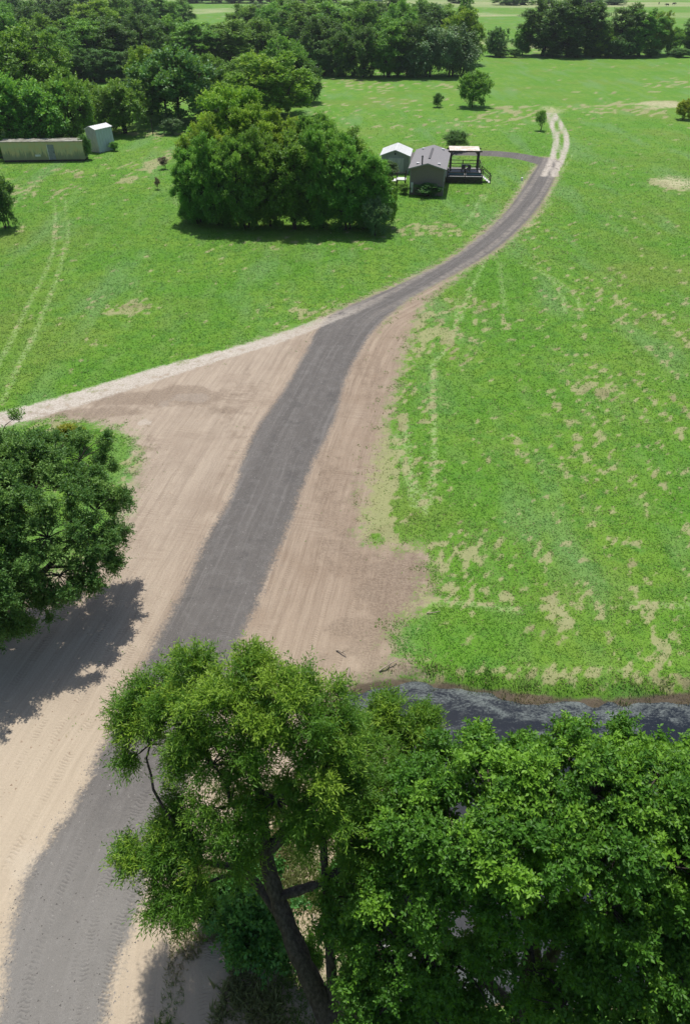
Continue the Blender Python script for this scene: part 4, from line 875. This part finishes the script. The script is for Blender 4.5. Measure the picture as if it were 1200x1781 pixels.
# ================================================================== SMALL THINGS
def pole(px, py, top, r, lab):
    p = P(px, py); h_ = Zat(top, p[1]); o = tag(empty('fence_post', (p[0], p[1], ground_at(p[0], p[1]))), lab, 'post')
    MB().cyl((0, 0, -.3), (0, 0, h_), r, 8, r*.8).build('post', m_darkwood, o); MB().cyl((0, 0, h_), (0, 0, h_+.05), r*1.1, 8, r*.4).build('cap', m_darkwood, o)
pole(267, 235, 208, .09, 'thin wooden post at the edge of the shade left of the copse')
# fallen sticks at the creek
def stick(name, a, b, r, lab, fork=True):
    rg = np.random.default_rng(int(a[0]*7)); t = Tubes(); pa = P(*a); pb = P(*b)
    pa[2] = H(pa[0], pa[1])+.05; pb[2] = H(pb[0], pb[1])+.14
    c = curve(pa, pb, rg, 7, .06, .05); t.add(c, np.linspace(r, r*.4, 7), 6)
    if fork:
        d = (pb-pa)*.35; d = np.array([d[0]-d[1]*.6, d[1]+d[0]*.6, .15]); t.add(curve(c[3], c[3]+d, rg, 4), np.linspace(r*.6, r*.2, 4), 5)
    tag(link(name, t.mesh(name), M_stick), lab, 'branch')
M_stick = plain('bleached_wood', (.42, .35, .27), (.25, .2, .15), 8, .9)
stick('fallen_branch', (607, 1160), (602, 1190), .05, 'pale bleached stick standing out at the left tip of the pond')
stick('fallen_branch', (588, 1182), (618, 1180), .035, 'thin stick lying at the left tip of the pond', False)
stick('fallen_branch', (585, 1130), (602, 1140), .04, 'short dark branch on the soil left of the pond')
stick('fallen_branch', (660, 1165), (690, 1150), .04, 'branch on the muddy rubble above the pond')
stick('fallen_branch', (742, 1066), (765, 1065), .03, 'thin branch lying in the grass above the pond', False)
stick('fallen_branch', (545, 1590), (552, 1640), .05, 'pale broken branch on the ground right of the willow trunk')
# soil clods and debris (uncountable)
n = 5200; X = rng.uniform(-16, 14, n); Y = rng.uniform(9, 62, n); s = soil_d(X, Y); r = road_d(X, Y); d = pond_d(X, Y)
ok = (s < .5) & (r > .2) & (d > .1) & (vnoise(X*.35, Y*.35, 41) > .45); X, Y = X[ok], Y[ok]; n = len(X); Z = H(X, Y)
base = np.array([(1, 0, 0), (-.5, .87, 0), (-.5, -.87, 0), (.1, .1, .8)]); sz = .015 + .05*rng.random(n)**3
an = rng.random(n)*6.28; ca, sa = np.cos(an), np.sin(an)
V = np.stack([np.stack([X+(b_[0]*ca-b_[1]*sa)*sz*(.7+.6*rng.random(n)), Y+(b_[0]*sa+b_[1]*ca)*sz*(.7+.6*rng.random(n)), Z+b_[2]*sz], 1) for b_ in base], 1).reshape(-1, 3)
i = np.arange(n)*4; F = np.concatenate([np.stack([i, i+1, i+3], 1), np.stack([i+1, i+2, i+3], 1), np.stack([i+2, i, i+3], 1)])
tag(link('soil_clods', np_mesh('soil_clods', V, F), plain('soil_clod', (.34, .26, .19), (.2, .145, .1), 3, .95)), 'scattered clods and crumbs of soil on the bare ground', 'clods', kind='stuff')
# loose stones on and spilled beside the gravel (uncountable)
n = 60000; Y = 5 + 55*rng.random(n)**1.6; X = rng.uniform(-13, 6, n); r = road_d(X, Y); d = pond_d(X, Y)
ok = (d > .3) & (r < .7*rng.random(n)**2) & (rng.random(n) < .35 + .65*sstep(-.9, .1, r)); X, Y = X[ok], Y[ok]; n = len(X); Z = H(X, Y, None, road_d(X, Y)); sz = .012 + .03*rng.random(n)**3
an = rng.random(n)*6.28; ca, sa = np.cos(an), np.sin(an)
V = np.stack([np.stack([X+(b_[0]*ca-b_[1]*sa)*sz*(.7+.6*rng.random(n)), Y+(b_[0]*sa+b_[1]*ca)*sz*(.7+.6*rng.random(n)), Z+b_[2]*sz], 1) for b_ in base], 1).reshape(-1, 3)
i = np.arange(n)*4; F = np.concatenate([np.stack([i, i+1, i+3], 1), np.stack([i+1, i+2, i+3], 1), np.stack([i+2, i, i+3], 1)])
g = NG('loose_stone'); g.done(g.bsdf(g.mix(g.attr('rnd'), (.09, .085, .08), (.30, .285, .265)), .9, .15))
tag(link('loose_gravel', np_mesh('loose_gravel', V, F, {'rnd': np.repeat(rng.random(n)**1.5, 4)}), g.m), 'loose grey stones scattered on and beside the gravel road', 'gravel', kind='stuff')
# cattle far away
M_cow = plain('black_cow_hide', (.025, .022, .02), (.04, .034, .03), 4, .7)
def cow_mesh():
    t = Tubes()
    t.add([(-1.05, 0, 1.12), (-.95, 0, 1.1), (-.5, 0, 1.02), (0, 0, 1.0), (.5, 0, 1.05), (.8, 0, 1.15), (1.05, 0, 1.2), (1.3, 0, 1.12), (1.5, 0, .95), (1.72, 0, .78), (1.78, 0, .74)], [.05, .3, .36, .38, .36, .3, .22, .17, .16, .1, .02], 10)
    for x, f in ((-.8, -1), (.62, 1)):
        for y in (-.2, .2): t.add([(x, y, 1.0), (x+.06*f, y, .62), (x-.04*f, y, .4), (x, y, .06), (x+.04, y, 0)], [.16, .1, .07, .06, .07], 7)
    t.add([(-1.05, 0, 1.2), (-1.15, 0, .9), (-1.12, 0, .5)], [.035, .025, .05], 5)
    for y in (-1, 1): t.add([(1.38, y*.12, 1.12), (1.34, y*.3, 1.1)], [.06, .02], 5)
    return t.mesh('cow')
cm_ = cow_mesh()
for (px, py, rz, l) in [(1053, 5, .2, 'black cow furthest left in the far field at the top'), (1064, 8, 2.8, 'black cow just right of the leftmost cow in the far field'), (1145, 8, 1.2, 'black cow in the far field above the thin light green tree'), (1171, 9, .1, 'black cow furthest right in the far field'), (1159, 11, 3.3, 'nearest of the black cows in the far field')]:
    p = P(px, py); o = link('cow', cm_, M_cow); o.location = (p[0], p[1], ground_at(p[0], p[1])); o.rotation_euler = (0, 0, rz); tag(o, l, 'cow', 'cattle grazing in the far field')
# distant white building glimpsed above the wood
p = P(648, 3); fb = tag(empty('farm_building', (p[0], p[1], 0), .1), 'distant white farm building glimpsed above the central wood', 'building')
MB().box(-7, 7, 0, 9, 0, 4).build('wall', m_white, fb)
for s in (-1, 1): MB().prism([(0, -.4, 6.2), (s*7.6, -.4, 3.9), (s*7.6, -.4, 4.1), (0, -.4, 6.4)], (0, 9.8, 0)).build('roof_slope', m_whitemetal, fb)
for x in (-4, 3): MB().box(x-1, x+1, -.05, -.002, 0, 2.4).build('door', m_greydoor, fb)
